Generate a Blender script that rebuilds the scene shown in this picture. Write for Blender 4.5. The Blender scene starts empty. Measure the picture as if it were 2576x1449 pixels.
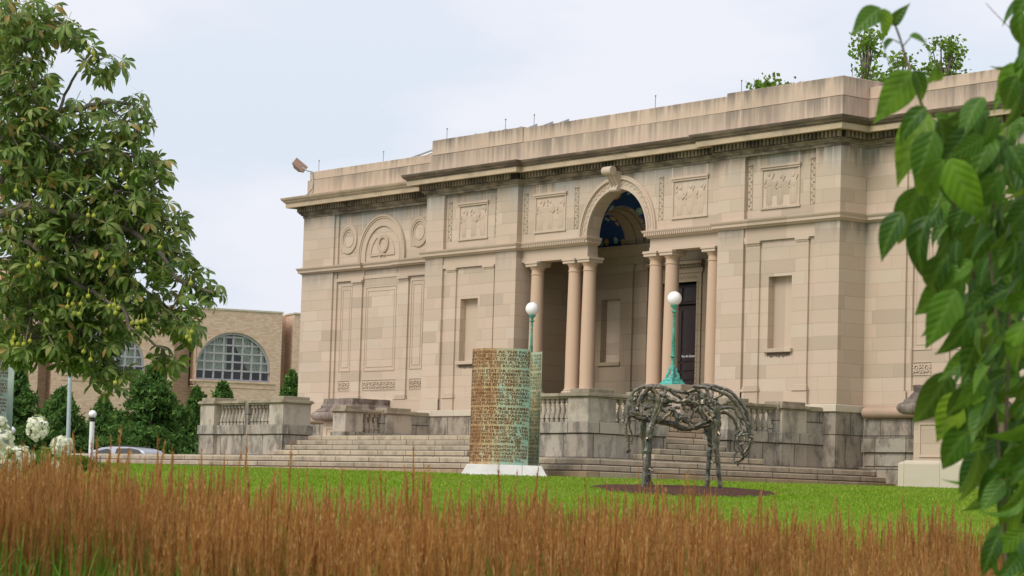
import bpy, bmesh, math, random
import numpy as np
from mathutils import Vector, Matrix, noise as mnoise
random.seed(7); rng = np.random.default_rng(7)
S = bpy.context.scene
C = S.collection
PI = math.pi

# ---------------------------------------------------------------- camera
CAM = Vector((58.834, -50.154, 1.60))
AL, PIT, ROL = 0.66658178, 0.08384285, 0.02991547
RG = Vector((math.sin(AL), math.cos(AL), 0)); FG = Vector((-math.cos(AL), math.sin(AL), 0)); UG = Vector((0, 0, 1))
FW = FG*math.cos(PIT) + UG*math.sin(PIT); UP = -FG*math.sin(PIT) + UG*math.cos(PIT)
RI = RG*math.cos(ROL) + UP*math.sin(ROL); UU = -RG*math.sin(ROL) + UP*math.cos(ROL)
cd = bpy.data.cameras.new('camera'); cam = bpy.data.objects.new('camera', cd); C.objects.link(cam)
cam.matrix_world = Matrix(((RI.x, UU.x, -FW.x, CAM.x), (RI.y, UU.y, -FW.y, CAM.y), (RI.z, UU.z, -FW.z, CAM.z), (0, 0, 0, 1)))
cd.sensor_width = 36; cd.lens = 9466.37*36/3840; cd.clip_start = 0.1; cd.clip_end = 3000
cd.dof.use_dof = True; cd.dof.focus_distance = 66; cd.dof.aperture_fstop = 14
S.camera = cam
# ---------------------------------------------------------------- light
S.view_settings.view_transform = 'Standard'; S.view_settings.look = 'None'; S.view_settings.exposure = 0.0
SUN = Vector((0.04, -0.70, 0.71)).normalized()
w = bpy.data.worlds.new("World"); S.world = w; w.use_nodes = True
nt = w.node_tree; N = nt.nodes; LK = nt.links
bg = N['Background']; bg.inputs['Strength'].default_value = 0.1
sky = N.new('ShaderNodeTexSky'); sky.sky_type = 'NISHITA'; sky.sun_disc = False
sky.sun_elevation = math.asin(SUN.z); sky.sun_rotation = math.atan2(SUN.x, SUN.y)
sky.air_density = 1.3; sky.dust_density = 2.5
tc = N.new('ShaderNodeTexCoord'); mp = N.new('ShaderNodeMapping'); mp.inputs['Scale'].default_value = (4, 4, 11)
LK.new(tc.outputs['Generated'], mp.inputs['Vector'])
cn = N.new('ShaderNodeTexNoise'); cn.inputs['Scale'].default_value = 1.6; cn.inputs['Detail'].default_value = 7; cn.inputs['Roughness'].default_value = 0.5
LK.new(mp.outputs[0], cn.inputs['Vector'])
cr = N.new('ShaderNodeMapRange'); cr.inputs['From Min'].default_value = 0.42; cr.inputs['From Max'].default_value = 0.60
cr.inputs['To Min'].default_value = 0.0; cr.inputs['To Max'].default_value = 1.0
LK.new(cn.outputs['Fac'], cr.inputs['Value'])
cl = N.new('ShaderNodeMix'); cl.data_type = 'RGBA'     # thin haze against white cloud
cl.inputs['A'].default_value = (7.55, 8.35, 9.5, 1); cl.inputs['B'].default_value = (9.1, 9.2, 10.0, 1)
sp_ = N.new('ShaderNodeSeparateXYZ'); LK.new(tc.outputs['Generated'], sp_.inputs[0])
er = N.new('ShaderNodeMapRange'); er.inputs['From Min'].default_value = 0.0; er.inputs['From Max'].default_value = 0.22; er.inputs['To Min'].default_value = -0.45; er.inputs['To Max'].default_value = 0.35
LK.new(sp_.outputs[2], er.inputs['Value'])
ad = N.new('ShaderNodeMath'); ad.operation = 'ADD'; ad.use_clamp = True; LK.new(cr.outputs[0], ad.inputs[0]); LK.new(er.outputs[0], ad.inputs[1])
LK.new(ad.outputs[0], cl.inputs['Factor'])
sm = N.new('ShaderNodeMix'); sm.data_type = 'RGBA'; sm.inputs['Factor'].default_value = 0.93
LK.new(sky.outputs[0], sm.inputs['A']); LK.new(cl.outputs['Result'], sm.inputs['B'])
LK.new(sm.outputs['Result'], bg.inputs['Color'])
sd = bpy.data.lights.new('sun', 'SUN'); sd.energy = 2.6; sd.angle = math.radians(30); sd.color = (1.0, 0.935, 0.84)
so = bpy.data.objects.new('sun', sd); C.objects.link(so); so.location = (0, -20, 60)
so.rotation_euler = SUN.to_track_quat('Z', 'Y').to_euler()

# ---------------------------------------------------------------- helpers
F25 = 9466.37/1.49068
def at(u, v, D):            # a point seen at (u, v) of the 2576-wide picture, D metres deep
    return CAM + (FW + RI*((u-1288)/F25) - UU*((v-724.5)/F25))*D
def onplane(u, v, p0, n):
    d = at(u, v, 1.0) - CAM
    return CAM + d*((p0-CAM).dot(n)/d.dot(n))
def ss(a, b, x):
    t = min(1, max(0, (x-a)/(b-a))); return t*t*(3-2*t)
GP = [(-60, 0.0), (7, 0.05), (13, 0.25), (20, 0.75), (34, 1.33), (50, 1.88), (60, 2.16), (66, 2.24), (90, 2.26), (3000, 2.3)]
def gz(x, y):
    d = (x-CAM.x)*FG.x + (y-CAM.y)*FG.y
    for (a, za), (b, zb) in zip(GP, GP[1:]):
        if d <= b: return za + (zb-za)*max(0, (d-a)/(b-a))
    return 2.3
ORG = {}
def org(o): return ORG.get(o.name, Vector((0, 0, 0))) if o else Vector((0, 0, 0))
def tag(o, label=None, cat=None, group=None, kind=None):
    if label: o['label'] = label
    if cat: o['category'] = cat
    if group: o['group'] = group
    if kind: o['kind'] = kind
    return o
def thing(name, label, cat, loc=(0, 0, 0), group=None):
    o = bpy.data.objects.new(name, None); C.objects.link(o); o.location = loc
    o.empty_display_size = 0.3
    ORG[o.name] = Vector(loc); return tag(o, label, cat, group)
def link(name, me, mat, parent=None):
    o = bpy.data.objects.new(name, me); C.objects.link(o)
    if mat: me.materials.append(mat)
    if parent: o.parent = parent
    ORG[o.name] = org(parent); return o
def np_mesh(name, V, faces, mat, parent=None, smooth=False):
    """V (n,3) array, faces (m,k) array with k = 3 or 4"""
    V = np.asarray(V, float) - np.array(org(parent)); faces = np.asarray(faces, dtype=np.int32)
    me = bpy.data.meshes.new(name); k = faces.shape[1]
    me.vertices.add(len(V)); me.vertices.foreach_set('co', V.astype(np.float32).ravel())
    me.loops.add(faces.size); me.loops.foreach_set('vertex_index', faces.ravel())
    me.polygons.add(len(faces)); me.polygons.foreach_set('loop_start', np.arange(0, faces.size, k, dtype=np.int32))
    me.polygons.foreach_set('loop_total', np.full(len(faces), k, dtype=np.int32))
    if smooth: me.polygons.foreach_set('use_smooth', np.ones(len(faces), dtype=bool))
    me.update(); me.validate(); return link(name, me, mat, parent)
class MB:
    def __init__(s): s.v = []; s.f = []
    def add(s, vs, fs):
        b = len(s.v); s.v += [tuple(p) for p in vs]; s.f += [tuple(b+i for i in f) for f in fs]; return s
    def box(s, x0, x1, y0, y1, z0, z1):
        if x0 > x1: x0, x1 = x1, x0
        if y0 > y1: y0, y1 = y1, y0
        return s.add([(x0,y0,z0),(x1,y0,z0),(x1,y1,z0),(x0,y1,z0),(x0,y0,z1),(x1,y0,z1),(x1,y1,z1),(x0,y1,z1)],
                     [(0,3,2,1),(4,5,6,7),(0,1,5,4),(1,2,6,5),(2,3,7,6),(3,0,4,7)])
    def taper(s, cx, cy, z0, z1, a0, b0, a1, b1):
        return s.add([(cx-a0,cy-b0,z0),(cx+a0,cy-b0,z0),(cx+a0,cy+b0,z0),(cx-a0,cy+b0,z0),(cx-a1,cy-b1,z1),(cx+a1,cy-b1,z1),(cx+a1,cy+b1,z1),(cx-a1,cy+b1,z1)],
                     [(0,3,2,1),(4,5,6,7),(0,1,5,4),(1,2,6,5),(2,3,7,6),(3,0,4,7)])
    def prism(s, poly, a, b, ax='y'):       # outline extruded along an axis
        f = {'y': lambda p, t: (p[0], t, p[1]), 'x': lambda p, t: (t, p[0], p[1]), 'z': lambda p, t: (p[0], p[1], t)}[ax]
        n = len(poly)
        return s.add([f(p, a) for p in poly]+[f(p, b) for p in poly],
                     [tuple(range(n)), tuple(range(2*n-1, n-1, -1))]+[(i, i+n, (i+1) % n+n, (i+1) % n) for i in range(n)])
    def lathe(s, prof, c, n=20, ph=0.0):
        vs = []; fs = []
        for r, z in prof:
            for k in range(n):
                a = 2*PI*k/n+ph; vs.append((c[0]+r*math.cos(a), c[1]+r*math.sin(a), c[2]+z))
        for j in range(len(prof)-1):
            for k in range(n): fs.append((j*n+k, j*n+(k+1) % n, (j+1)*n+(k+1) % n, (j+1)*n+k))
        fs.append(tuple(range(n-1, -1, -1))); fs.append(tuple((len(prof)-1)*n+k for k in range(n)))
        return s.add(vs, fs)
    def tube(s, pts, rad, n=7):
        pts = [Vector(p) for p in pts]; m = len(pts)
        if not hasattr(rad, '__len__'): rad = [rad]*m
        vs = []; fs = []; prev = None
        for i, p in enumerate(pts):
            t = (pts[min(i+1, m-1)]-pts[max(i-1, 0)]).normalized()
            a = prev if prev else (Vector((0, 0, 1)) if abs(t.z) < .9 else Vector((1, 0, 0)))
            x = t.cross(a).normalized(); y = x.cross(t).normalized(); prev = y
            for k in range(n):
                q = 2*PI*k/n; vs.append(p + (x*math.cos(q)+y*math.sin(q))*rad[i])
        for j in range(m-1):
            for k in range(n): fs.append((j*n+k, j*n+(k+1) % n, (j+1)*n+(k+1) % n, (j+1)*n+k))
        fs.append(tuple(range(n-1, -1, -1))); fs.append(tuple((m-1)*n+k for k in range(n)))
        return s.add(vs, fs)
    def sweep(s, prof, path, closed_ends=True):   # profile (projection, z) carried along a plan path, mitred
        n = len(path); vs = []; fs = []; m = len(prof)
        for i in range(n):
            nm = []
            for a, b in ((i-1, i), (i, i+1)):
                if 0 <= a and b < n:
                    dx, dy = path[b][0]-path[a][0], path[b][1]-path[a][1]; l = math.hypot(dx, dy); nm.append((dy/l, -dx/l))
            if len(nm) == 1: mx, my = nm[0]
            else:
                k = 1+nm[0][0]*nm[1][0]+nm[0][1]*nm[1][1]; mx, my = (nm[0][0]+nm[1][0])/k, (nm[0][1]+nm[1][1])/k
            for p, z in prof: vs.append((path[i][0]+mx*p, path[i][1]+my*p, z))
        for i in range(n-1):
            for j in range(m-1): fs.append((i*m+j, (i+1)*m+j, (i+1)*m+j+1, i*m+j+1))
        if closed_ends: fs += [tuple(range(m)), tuple(range(n*m-1, (n-1)*m-1, -1))]
        return s.add(vs, fs)
    def ring(s, cx, cz, r0, r1, y0, y1, a0=0, a1=2*PI, n=40):
        full = abs(a1-a0-2*PI) < 1e-6; k = n if full else n+1; vs = []; fs = []
        for i in range(k):
            a = a0+(a1-a0)*i/n; c, d = math.cos(a), math.sin(a)
            vs += [(cx+r0*c, y0, cz+r0*d), (cx+r1*c, y0, cz+r1*d), (cx+r1*c, y1, cz+r1*d), (cx+r0*c, y1, cz+r0*d)]
        for i in range(n):
            a = 4*i; b = 4*((i+1) % k)
            for q in range(4): fs.append((a+q, a+(q+1) % 4, b+(q+1) % 4, b+q))
        if not full: fs += [(0, 1, 2, 3), (4*n+3, 4*n+2, 4*n+1, 4*n)]
        return s.add(vs, fs)
    def blob(s, c, r, seg=8, rings=6, jit=0.0, sd=0):
        vs = []; fs = []; rx, ry, rz = r
        for i in range(rings+1):
            t = PI*i/rings
            for k in range(seg):
                a = 2*PI*k/seg; p = Vector((math.sin(t)*math.cos(a), math.sin(t)*math.sin(a), math.cos(t)))
                j = 1+jit*mnoise.noise(p*2.3+Vector((sd, 0, 0))) if jit else 1
                vs.append((c[0]+rx*p.x*j, c[1]+ry*p.y*j, c[2]+rz*p.z*j))
        for i in range(rings):
            for k in range(seg): fs.append((i*seg+k, (i+1)*seg+k, (i+1)*seg+(k+1) % seg, i*seg+(k+1) % seg))
        return s.add(vs, fs)
    def build(s, name, mat, parent=None, smooth=False, bevel=0):
        o_ = org(parent); me = bpy.data.meshes.new(name)
        me.from_pydata([(x-o_.x, y-o_.y, z-o_.z) for x, y, z in s.v], [], s.f)
        bm = bmesh.new(); bm.from_mesh(me); bmesh.ops.recalc_face_normals(bm, faces=bm.faces)
        big = [f for f in bm.faces if len(f.verts) > 4]
        if big: bmesh.ops.triangulate(bm, faces=big)
        bm.to_mesh(me); bm.free()
        if smooth:
            me.polygons.foreach_set('use_smooth', [True]*len(me.polygons)); me.set_sharp_from_angle(angle=math.radians(38))
        o = link(name, me, mat, parent)
        if bevel:
            m = o.modifiers.new('bevel', 'BEVEL'); m.width = bevel; m.segments = 1; m.limit_method = 'ANGLE'; m.angle_limit = math.radians(50)
        return o
def copy_tree(o, parent=None, delta=None):
    c = o.copy(); C.objects.link(c); c.parent = parent
    if delta is not None: c.location = o.location + Vector(delta)
    for ch in list(o.children): copy_tree(ch, c)
    return c

# ---------------------------------------------------------------- materials
class NM:
    def __init__(s, name, rough=0.8, spec=0.3):
        s.m = bpy.data.materials.new(name); s.m.use_nodes = True; s.t = s.m.node_tree; s.n = s.t.nodes
        s.b = s.n['Principled BSDF']; s.b.inputs['Roughness'].default_value = rough; s.b.inputs['Specular IOR Level'].default_value = spec
        s.out = s.n['Material Output']
    def node(s, t, **kw):
        n = s.n.new('ShaderNode'+t)
        for k, v in kw.items():
            if hasattr(n, k): setattr(n, k, v)
            else: s.put(n.inputs[k.replace('_', ' ')], v)
        return n
    def put(s, sock, v):
        if isinstance(v, bpy.types.NodeSocket): s.t.links.new(v, sock)
        elif isinstance(v, (tuple, list)) and len(v) == 3 and sock.type == 'RGBA': sock.default_value = (*v, 1)
        else: sock.default_value = v
    def math(s, op, a, b=0.0, c=None, clamp=False):
        n = s.n.new('ShaderNodeMath'); n.operation = op; n.use_clamp = clamp
        s.put(n.inputs[0], a); s.put(n.inputs[1], b)
        if c is not None: s.put(n.inputs[2], c)
        return n.outputs[0]
    def mix(s, f, a, b, mode='MIX'):
        n = s.n.new('ShaderNodeMix'); n.data_type = 'RGBA'; n.blend_type = mode
        s.put(n.inputs['Factor'], f); s.put(n.inputs['A'], a); s.put(n.inputs['B'], b); return n.outputs['Result']
    def rng(s, v, a, b, c=0.0, d=1.0):
        n = s.n.new('ShaderNodeMapRange'); s.put(n.inputs['Value'], v)
        for k, x in (('From Min', a), ('From Max', b), ('To Min', c), ('To Max', d)): n.inputs[k].default_value = x
        return n.outputs[0]
    def pos(s): return s.n.new('ShaderNodeNewGeometry').outputs['Position']
    def scaled(s, vec, sc):
        n = s.n.new('ShaderNodeMapping'); s.put(n.inputs['Vector'], vec); n.inputs['Scale'].default_value = sc; return n.outputs[0]
    def noise(s, vec, scale, detail=4, rough=0.55):
        n = s.n.new('ShaderNodeTexNoise'); s.put(n.inputs['Vector'], vec); n.inputs['Scale'].default_value = scale
        n.inputs['Detail'].default_value = detail; n.inputs['Roughness'].default_value = rough; return n.outputs['Fac']
    def ramp(s, f, stops):
        n = s.n.new('ShaderNodeValToRGB'); s.put(n.inputs[0], f); e = n.color_ramp.elements
        while len(e) < len(stops): e.new(0.5)
        for i, (p, c) in enumerate(stops): e[i].position = p; e[i].color = (*c, 1)
        return n.outputs[0]
    def isl(s): return s.n.new('ShaderNodeNewGeometry').outputs['Random Per Island']
    def bump(s, h, st=0.3, dist=0.02):
        n = s.n.new('ShaderNodeBump'); s.put(n.inputs['Height'], h); n.inputs['Strength'].default_value = st; n.inputs['Distance'].default_value = dist
        s.t.links.new(n.outputs[0], s.b.inputs['Normal'])
    def color(s, c): s.put(s.b.inputs['Base Color'], c); return s.m
def blocks(m, bh, bw, z0=0.0, jw=0.016):
    """ashlar courses: returns (per-block random, second random, joint mask)"""
    sx = m.n.new('ShaderNodeSeparateXYZ'); m.put(sx.inputs[0], m.pos())
    u = m.math('ADD', sx.outputs[0], sx.outputs[1])
    zz = m.math('DIVIDE', m.math('SUBTRACT', sx.outputs[2], z0), bh); row = m.math('FLOOR', zz)
    wn = m.n.new('ShaderNodeTexWhiteNoise'); wn.noise_dimensions = '1D'; m.put(wn.inputs['W'], row)
    uu = m.math('ADD', m.math('DIVIDE', u, bw), m.math('MULTIPLY', wn.outputs[0], 7.3)); col = m.math('FLOOR', uu)
    cb = m.n.new('ShaderNodeCombineXYZ'); m.put(cb.inputs[0], row); m.put(cb.inputs[1], col)
    w2 = m.n.new('ShaderNodeTexWhiteNoise'); w2.noise_dimensions = '3D'; m.put(w2.inputs['Vector'], cb.outputs[0])
    sp = m.n.new('ShaderNodeSeparateColor'); m.put(sp.inputs[0], w2.outputs['Color'])
    fz = m.math('FRACT', zz); fu = m.math('FRACT', uu)
    jz = m.math('LESS_THAN', fz, jw/bh); ju = m.math('LESS_THAN', fu, jw*.9/bw)
    return sp.outputs[0], sp.outputs[1], m.math('MAXIMUM', jz, ju), sx.outputs[2]
def limestone(name, bh=0.375, bw=1.25, z0=0.0, stops=None, joint=0.28, stain=None, mottle=0.35, darkstain=(0.085, 0.08, 0.07), var=1.0, spots=False):
    m = NM(name, 0.92, 0.08); P = m.pos()
    a, b, j, z = blocks(m, bh, bw, z0)
    stops = stops or [(0, (0.43, 0.345, 0.265)), (0.2, (0.505, 0.405, 0.31)), (0.5, (0.55, 0.44, 0.34)), (0.72, (0.56, 0.435, 0.345)), (0.88, (0.59, 0.485, 0.38)), (1, (0.525, 0.44, 0.35))]
    mid = tuple(sum(s[1][i] for s in stops)/len(stops) for i in range(3))
    col = m.mix(var, mid, m.ramp(a, stops))
    n1 = m.noise(m.scaled(P, (1.2, 1.2, 4.5)), 1.3, 6, 0.65)
    col = m.mix(m.rng(n1, 0.35, 0.75, 0, mottle), col, m.mix(0.35, col, (0.40, 0.31, 0.22)))
    col = m.mix(m.math('MULTIPLY', j, joint), col, (0.17, 0.13, 0.10))
    if stain:      # (z_low, z_high) bands of soot and drip streaks under a cornice
        st = m.noise(m.scaled(P, (3.4, 3.4, 0.22)), 1.6, 5, 0.6)
        big = m.noise(m.scaled(P, (0.5, 0.5, 0.3)), 1.0, 2)
        for lo, hi, k in stain:
            g = m.rng(z, lo, hi, 0, 1.0)
            top = m.math('LESS_THAN', z, hi+0.02)
            f = m.math('MULTIPLY', m.math('MULTIPLY', m.rng(m.math('ADD', st, m.math('MULTIPLY', g, 0.32)), 0.60, 0.82, 0, 1), g), top)
            f = m.math('MULTIPLY', f, m.rng(big, 0.35, 0.62, 0.35, 1.0))
            col = m.mix(m.math('MULTIPLY', f, k), col, darkstain)
    if spots:     # grey washed patches and pale run-off streaks below the cornice
        g = m.math('MULTIPLY', m.rng(z, 10.75, 11.6, 0, 1), m.math('LESS_THAN', z, 11.9)); n5 = m.noise(m.scaled(P, (.7, .7, .5)), 1.1, 4); n6 = m.noise(m.scaled(P, (5.5, 5.5, .12)), 1.5, 2)
        col = m.mix(m.math('MULTIPLY', g, m.rng(n5, 0.42, 0.58, 0, .75)), col, (0.37, 0.36, 0.33))
        col = m.mix(m.math('MULTIPLY', g, m.rng(n6, 0.62, 0.68, 0, .8)), col, (0.66, 0.60, 0.50))
        g2 = m.math('MULTIPLY', m.rng(z, 8.8, 9.5, 0, 1), m.math('LESS_THAN', z, 9.66)); col = m.mix(m.math('MULTIPLY', g2, m.rng(n5, 0.40, 0.60, 0.15, .6)), col, (0.30, 0.28, 0.24))
    if spots:     # soot dashes under the window sills
        sxx = m.n.new('ShaderNodeSeparateXYZ'); m.put(sxx.inputs[0], P); ax_ = m.math('ABSOLUTE', sxx.outputs[0])
        inx = m.math('MULTIPLY', m.math('GREATER_THAN', ax_, 6.82), m.math('LESS_THAN', ax_, 7.76))
        zn = m.math('ADD', z, m.math('MULTIPLY', m.noise(m.scaled(P, (9, 9, .5)), 1.3, 3), -0.22))
        inz = m.math('MULTIPLY', m.math('GREATER_THAN', zn, 5.775), m.math('LESS_THAN', z, 6.01))
        col = m.mix(m.math('MULTIPLY', m.math('MULTIPLY', inx, inz), .8), col, (0.06, 0.05, 0.045))
    fine = m.noise(P, 38, 3, 0.7)
    col = m.mix(m.rng(fine, 0.3, 0.7, 0, 0.10), col, (0.34, 0.26, 0.18))
    m.bump(m.math('SUBTRACT', m.math('MULTIPLY', fine, 0.35), j), 0.35, 0.012)
    return m.color(col)
def weathered(name, base, dark, bh=0.5, bw=1.3, amount=0.6, joint=0.5, z0=0.0, lich=(0.42, 0.40, 0.34), sc=1.0, nose=None):
    m = NM(name, 0.95, 0.06); P = m.pos()
    a, b, j, z = blocks(m, bh, bw, z0, 0.034)
    col = m.mix(m.math('MULTIPLY', a, 0.6), base, tuple(x*0.74 for x in base))
    col = m.mix(m.math('MULTIPLY', m.math('GREATER_THAN', b, 0.75), 0.5), col, lich)
    st = m.noise(m.scaled(P, (1.5*sc, 1.5*sc, 0.75*sc)), 1.4, 8, 0.72)
    col = m.mix(m.rng(st, 0.46, 0.60, 0, amount), col, dark)
    s2 = m.noise(P, 2.1*sc, 6, 0.7)
    col = m.mix(m.rng(s2, 0.54, 0.68, 0, 0.55), col, lich)
    if nose:      # joint lines, with shade painted at each riser foot and light on its nosing
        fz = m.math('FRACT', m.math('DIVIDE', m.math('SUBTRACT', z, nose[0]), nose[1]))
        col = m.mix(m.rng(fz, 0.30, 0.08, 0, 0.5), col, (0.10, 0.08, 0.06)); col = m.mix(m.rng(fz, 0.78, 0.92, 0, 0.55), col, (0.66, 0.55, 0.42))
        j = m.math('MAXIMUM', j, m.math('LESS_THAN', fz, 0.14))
    col = m.mix(m.math('MULTIPLY', j, joint), col, (0.07, 0.055, 0.045))
    fine = m.noise(P, 30, 4, 0.75)
    col = m.mix(m.rng(fine, 0.35, 0.7, 0, 0.30), col, tuple(x*0.5 for x in dark))
    m.bump(m.math('SUBTRACT', m.math('MULTIPLY', fine, 0.6), j), 0.5, 0.02)
    return m.color(col)
def plain(name, c1, c2=None, rough=0.7, spec=0.3, scale=6, metal=0.0, bumpv=0.0, stretch=(1, 1, 1), lo=0.35, hi=0.65):
    m = NM(name, rough, spec); m.b.inputs['Metallic'].default_value = metal
    n = m.noise(m.scaled(m.pos(), stretch), scale, 5, 0.6)
    if bumpv: m.bump(n, bumpv, 0.02)
    return m.color(m.mix(m.rng(n, lo, hi), c1, c2 or tuple(x*0.8 for x in c1)))
def leafmat(name, stops, trans=0.35, rough=0.5, spec=0.4, scale=0, tint=None, veins=0.0, nv=8.0):
    m = NM(name, rough, spec*.6); r = m.isl(); c = m.ramp(r, stops)
    if scale:
        c = m.mix(m.rng(m.noise(m.pos(), scale, 3), 0.4, 0.65, 0, 0.55), c, tint or tuple(x*0.55 for x in stops[0][1]))
    if veins:     # midrib and side veins in the leaf's own coordinates
        at_ = m.node('Attribute'); at_.attribute_name = 'leaf'; sp = m.node('SeparateXYZ'); m.put(sp.inputs[0], at_.outputs['Vector'])
        ay = m.math('ABSOLUTE', sp.outputs[1]); f = m.math('FRACT', m.math('SUBTRACT', m.math('MULTIPLY', sp.outputs[0], nv), m.math('MULTIPLY', ay, nv*1.1)))
        v_ = m.math('MAXIMUM', m.rng(f, 0.22, 0.0, 0, 1), m.rng(ay, 0.05, 0.015, 0, 1))
        c = m.mix(m.math('MULTIPLY', v_, veins), c, (0.22, 0.34, 0.08)); m.bump(m.math('PINGPONG', f, 0.5), 0.6, 0.004)
        n_ = m.noise(m.pos(), 60, 4, 0.7); c = m.mix(m.rng(n_, 0.66, 0.74, 0, 0.5), c, (0.16, 0.10, 0.03))
    m.put(m.b.inputs['Base Color'], c)
    t = m.node('BsdfTranslucent'); m.put(t.inputs['Color'], m.mix(0.5, c, (0.30, 0.42, 0.05)))
    mx = m.node('MixShader'); mx.inputs[0].default_value = trans
    m.t.links.new(m.b.outputs[0], mx.inputs[1]); m.t.links.new(t.outputs[0], mx.inputs[2]); m.t.links.new(mx.outputs[0], m.out.inputs[0])
    return m.m
M = {}
M['wall'] = limestone('buff limestone ashlar', z0=0.02, stain=[(10.9, 11.75, 0.85), (9.0, 9.64, 0.65)], var=0.85, spots=True)
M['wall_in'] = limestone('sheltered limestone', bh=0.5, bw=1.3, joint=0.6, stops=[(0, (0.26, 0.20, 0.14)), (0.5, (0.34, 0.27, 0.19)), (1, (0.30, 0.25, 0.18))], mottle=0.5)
M['smooth'] = limestone('smooth limestone trim', bh=60, bw=1.6, joint=0.12, var=0.8, mottle=0.3)
M['column'] = limestone('column limestone', bh=60, bw=60, joint=0, var=0, mottle=0.3, stops=[(0, (0.56, 0.405, 0.29)), (1, (0.56, 0.405, 0.29))])
M['parapet'] = limestone('stained parapet stone', bh=60, bw=1.5, joint=0.35, var=0.8, stain=[(12.0, 13.13, 0.75), (12.95, 13.68, 1.0)], darkstain=(0.12, 0.11, 0.10), stops=[(0, (0.50, 0.385, 0.295)), (0.5, (0.57, 0.445, 0.34)), (1, (0.62, 0.475, 0.365))])
M['cornice'] = plain('grey weathered moulding', (0.32, 0.255, 0.18), (0.13, 0.108, 0.085), 0.92, 0.05, 1.6, stretch=(1.6, 1.6, 5))
M['tooth'] = plain('dark patched dentil stone', (0.31, 0.25, 0.18), (0.11, 0.09, 0.07), 0.95, 0.0, 1.3, stretch=(1, 1, 1), lo=.42, hi=.6)  # base tone with darker patches at random
M['bed'] = plain('dark mottled bed moulding', (0.30, 0.25, 0.185), (0.12, 0.10, 0.08), 0.95, 0.0, 1.2, stretch=(1.3, 1.3, 4), lo=.4, hi=.62)  # darker noise streaks run through the moulding's base tone
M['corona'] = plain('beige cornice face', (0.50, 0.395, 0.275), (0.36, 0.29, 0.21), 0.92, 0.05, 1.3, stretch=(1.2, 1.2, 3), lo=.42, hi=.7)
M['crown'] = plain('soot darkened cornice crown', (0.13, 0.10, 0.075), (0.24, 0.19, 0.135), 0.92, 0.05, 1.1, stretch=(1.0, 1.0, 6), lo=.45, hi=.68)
M['soffit'] = plain('shade painted dentil band', (0.02, 0.017, 0.014), (0.05, 0.042, 0.032), 0.95, 0.0, 2.2)  # near-black base colour paints in the shade behind the dentils
M['plinth'] = limestone('pale plinth course', bh=60, bw=1.25, joint=0.7, stops=[(0, (0.52, 0.47, 0.38)), (1, (0.60, 0.54, 0.43))], mottle=0.5)
M['base'] = weathered('weathered base stone', (0.40, 0.345, 0.275), (0.12, 0.105, 0.09), 0.92, 1.15, 0.8, 0.8, z0=2.73)
M['terr'] = weathered('weathered terrace granite', (0.46, 0.405, 0.335), (0.14, 0.125, 0.11), 0.62, 1.2, 0.78, 0.8, z0=2.73)
M['ped'] = weathered('pale pedestal stone', (0.56, 0.49, 0.40), (0.18, 0.16, 0.135), 6, 6, 0.72, 0.0, sc=0.7, lich=(0.60, 0.53, 0.43))
M['rail'] = weathered('mossy coping stone', (0.40, 0.34, 0.25), (0.19, 0.16, 0.12), 6, 2.0, 0.6, 0.35, lich=(0.40, 0.37, 0.27))
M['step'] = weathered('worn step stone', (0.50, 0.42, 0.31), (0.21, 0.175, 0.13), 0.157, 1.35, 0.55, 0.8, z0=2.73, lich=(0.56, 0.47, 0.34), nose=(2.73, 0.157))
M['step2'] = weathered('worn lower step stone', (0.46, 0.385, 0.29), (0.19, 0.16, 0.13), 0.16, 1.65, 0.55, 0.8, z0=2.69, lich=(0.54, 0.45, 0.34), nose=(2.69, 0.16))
M['kerb'] = weathered('orange stained kerb stone', (0.46, 0.33, 0.22), (0.27, 0.19, 0.12), 6.0, 1.9, 0.5, 0.6, lich=(0.52, 0.44, 0.35))
M['eroded'] = weathered('eroded dark sandstone', (0.29, 0.235, 0.20), (0.10, 0.08, 0.07), 9, 2.4, 0.8, 0.4)
M['white_stone'] = plain('pale granite slab', (0.66, 0.64, 0.61), (0.56, 0.54, 0.51), 0.8, 0.2, 3)
M['verdigris'] = plain('verdigris bronze', (0.10, 0.42, 0.31), (0.05, 0.20, 0.13), 0.7, 0.3, 9)
M['verd2'] = plain('bright verdigris', (0.13, 0.50, 0.40), (0.05, 0.27, 0.26), 0.7, 0.3, 14)
M['globe'] = plain('opal glass', (0.90, 0.90, 0.90), (0.86, 0.86, 0.87), 0.12, 0.5, 3)
M['door'] = plain('dark red brown door', (0.035, 0.017, 0.014), (0.022, 0.012, 0.01), 0.4, 0.4, 5)
M['dark'] = plain('dark recess', (0.02, 0.02, 0.02), None, 0.6, 0.3)
M['white'] = plain('white paint', (0.80, 0.80, 0.80), (0.74, 0.74, 0.75), 0.45, 0.4)
M['brick'] = limestone('buff brick', bh=0.09, bw=0.30, joint=0.35, var=1.0, mottle=0.1, stops=[(0, (0.58, 0.40, 0.30)), (0.5, (0.66, 0.47, 0.355)), (1, (0.71, 0.53, 0.41))])
M['bcap'] = plain('pale coping', (0.60, 0.53, 0.45), None, 0.8)
M['wframe'] = plain('grey window frame', (0.42, 0.40, 0.43), None, 0.5)
M['curtain'] = plain('pale green curtain', (0.74, 0.78, 0.64), (0.52, 0.57, 0.46), 0.9, 0.1, 5, stretch=(6, 6, 0.2))
M['metal'] = plain('grey metal', (0.35, 0.36, 0.36), None, 0.45, 0.5, 4, 0.6)
M['copper'] = plain('brown box', (0.38, 0.25, 0.20), (0.33, 0.22, 0.18), 0.6)
M['roof'] = plain('pale metal roof', (0.80, 0.78, 0.74), (0.70, 0.68, 0.64), 0.5, 0.4)
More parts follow.
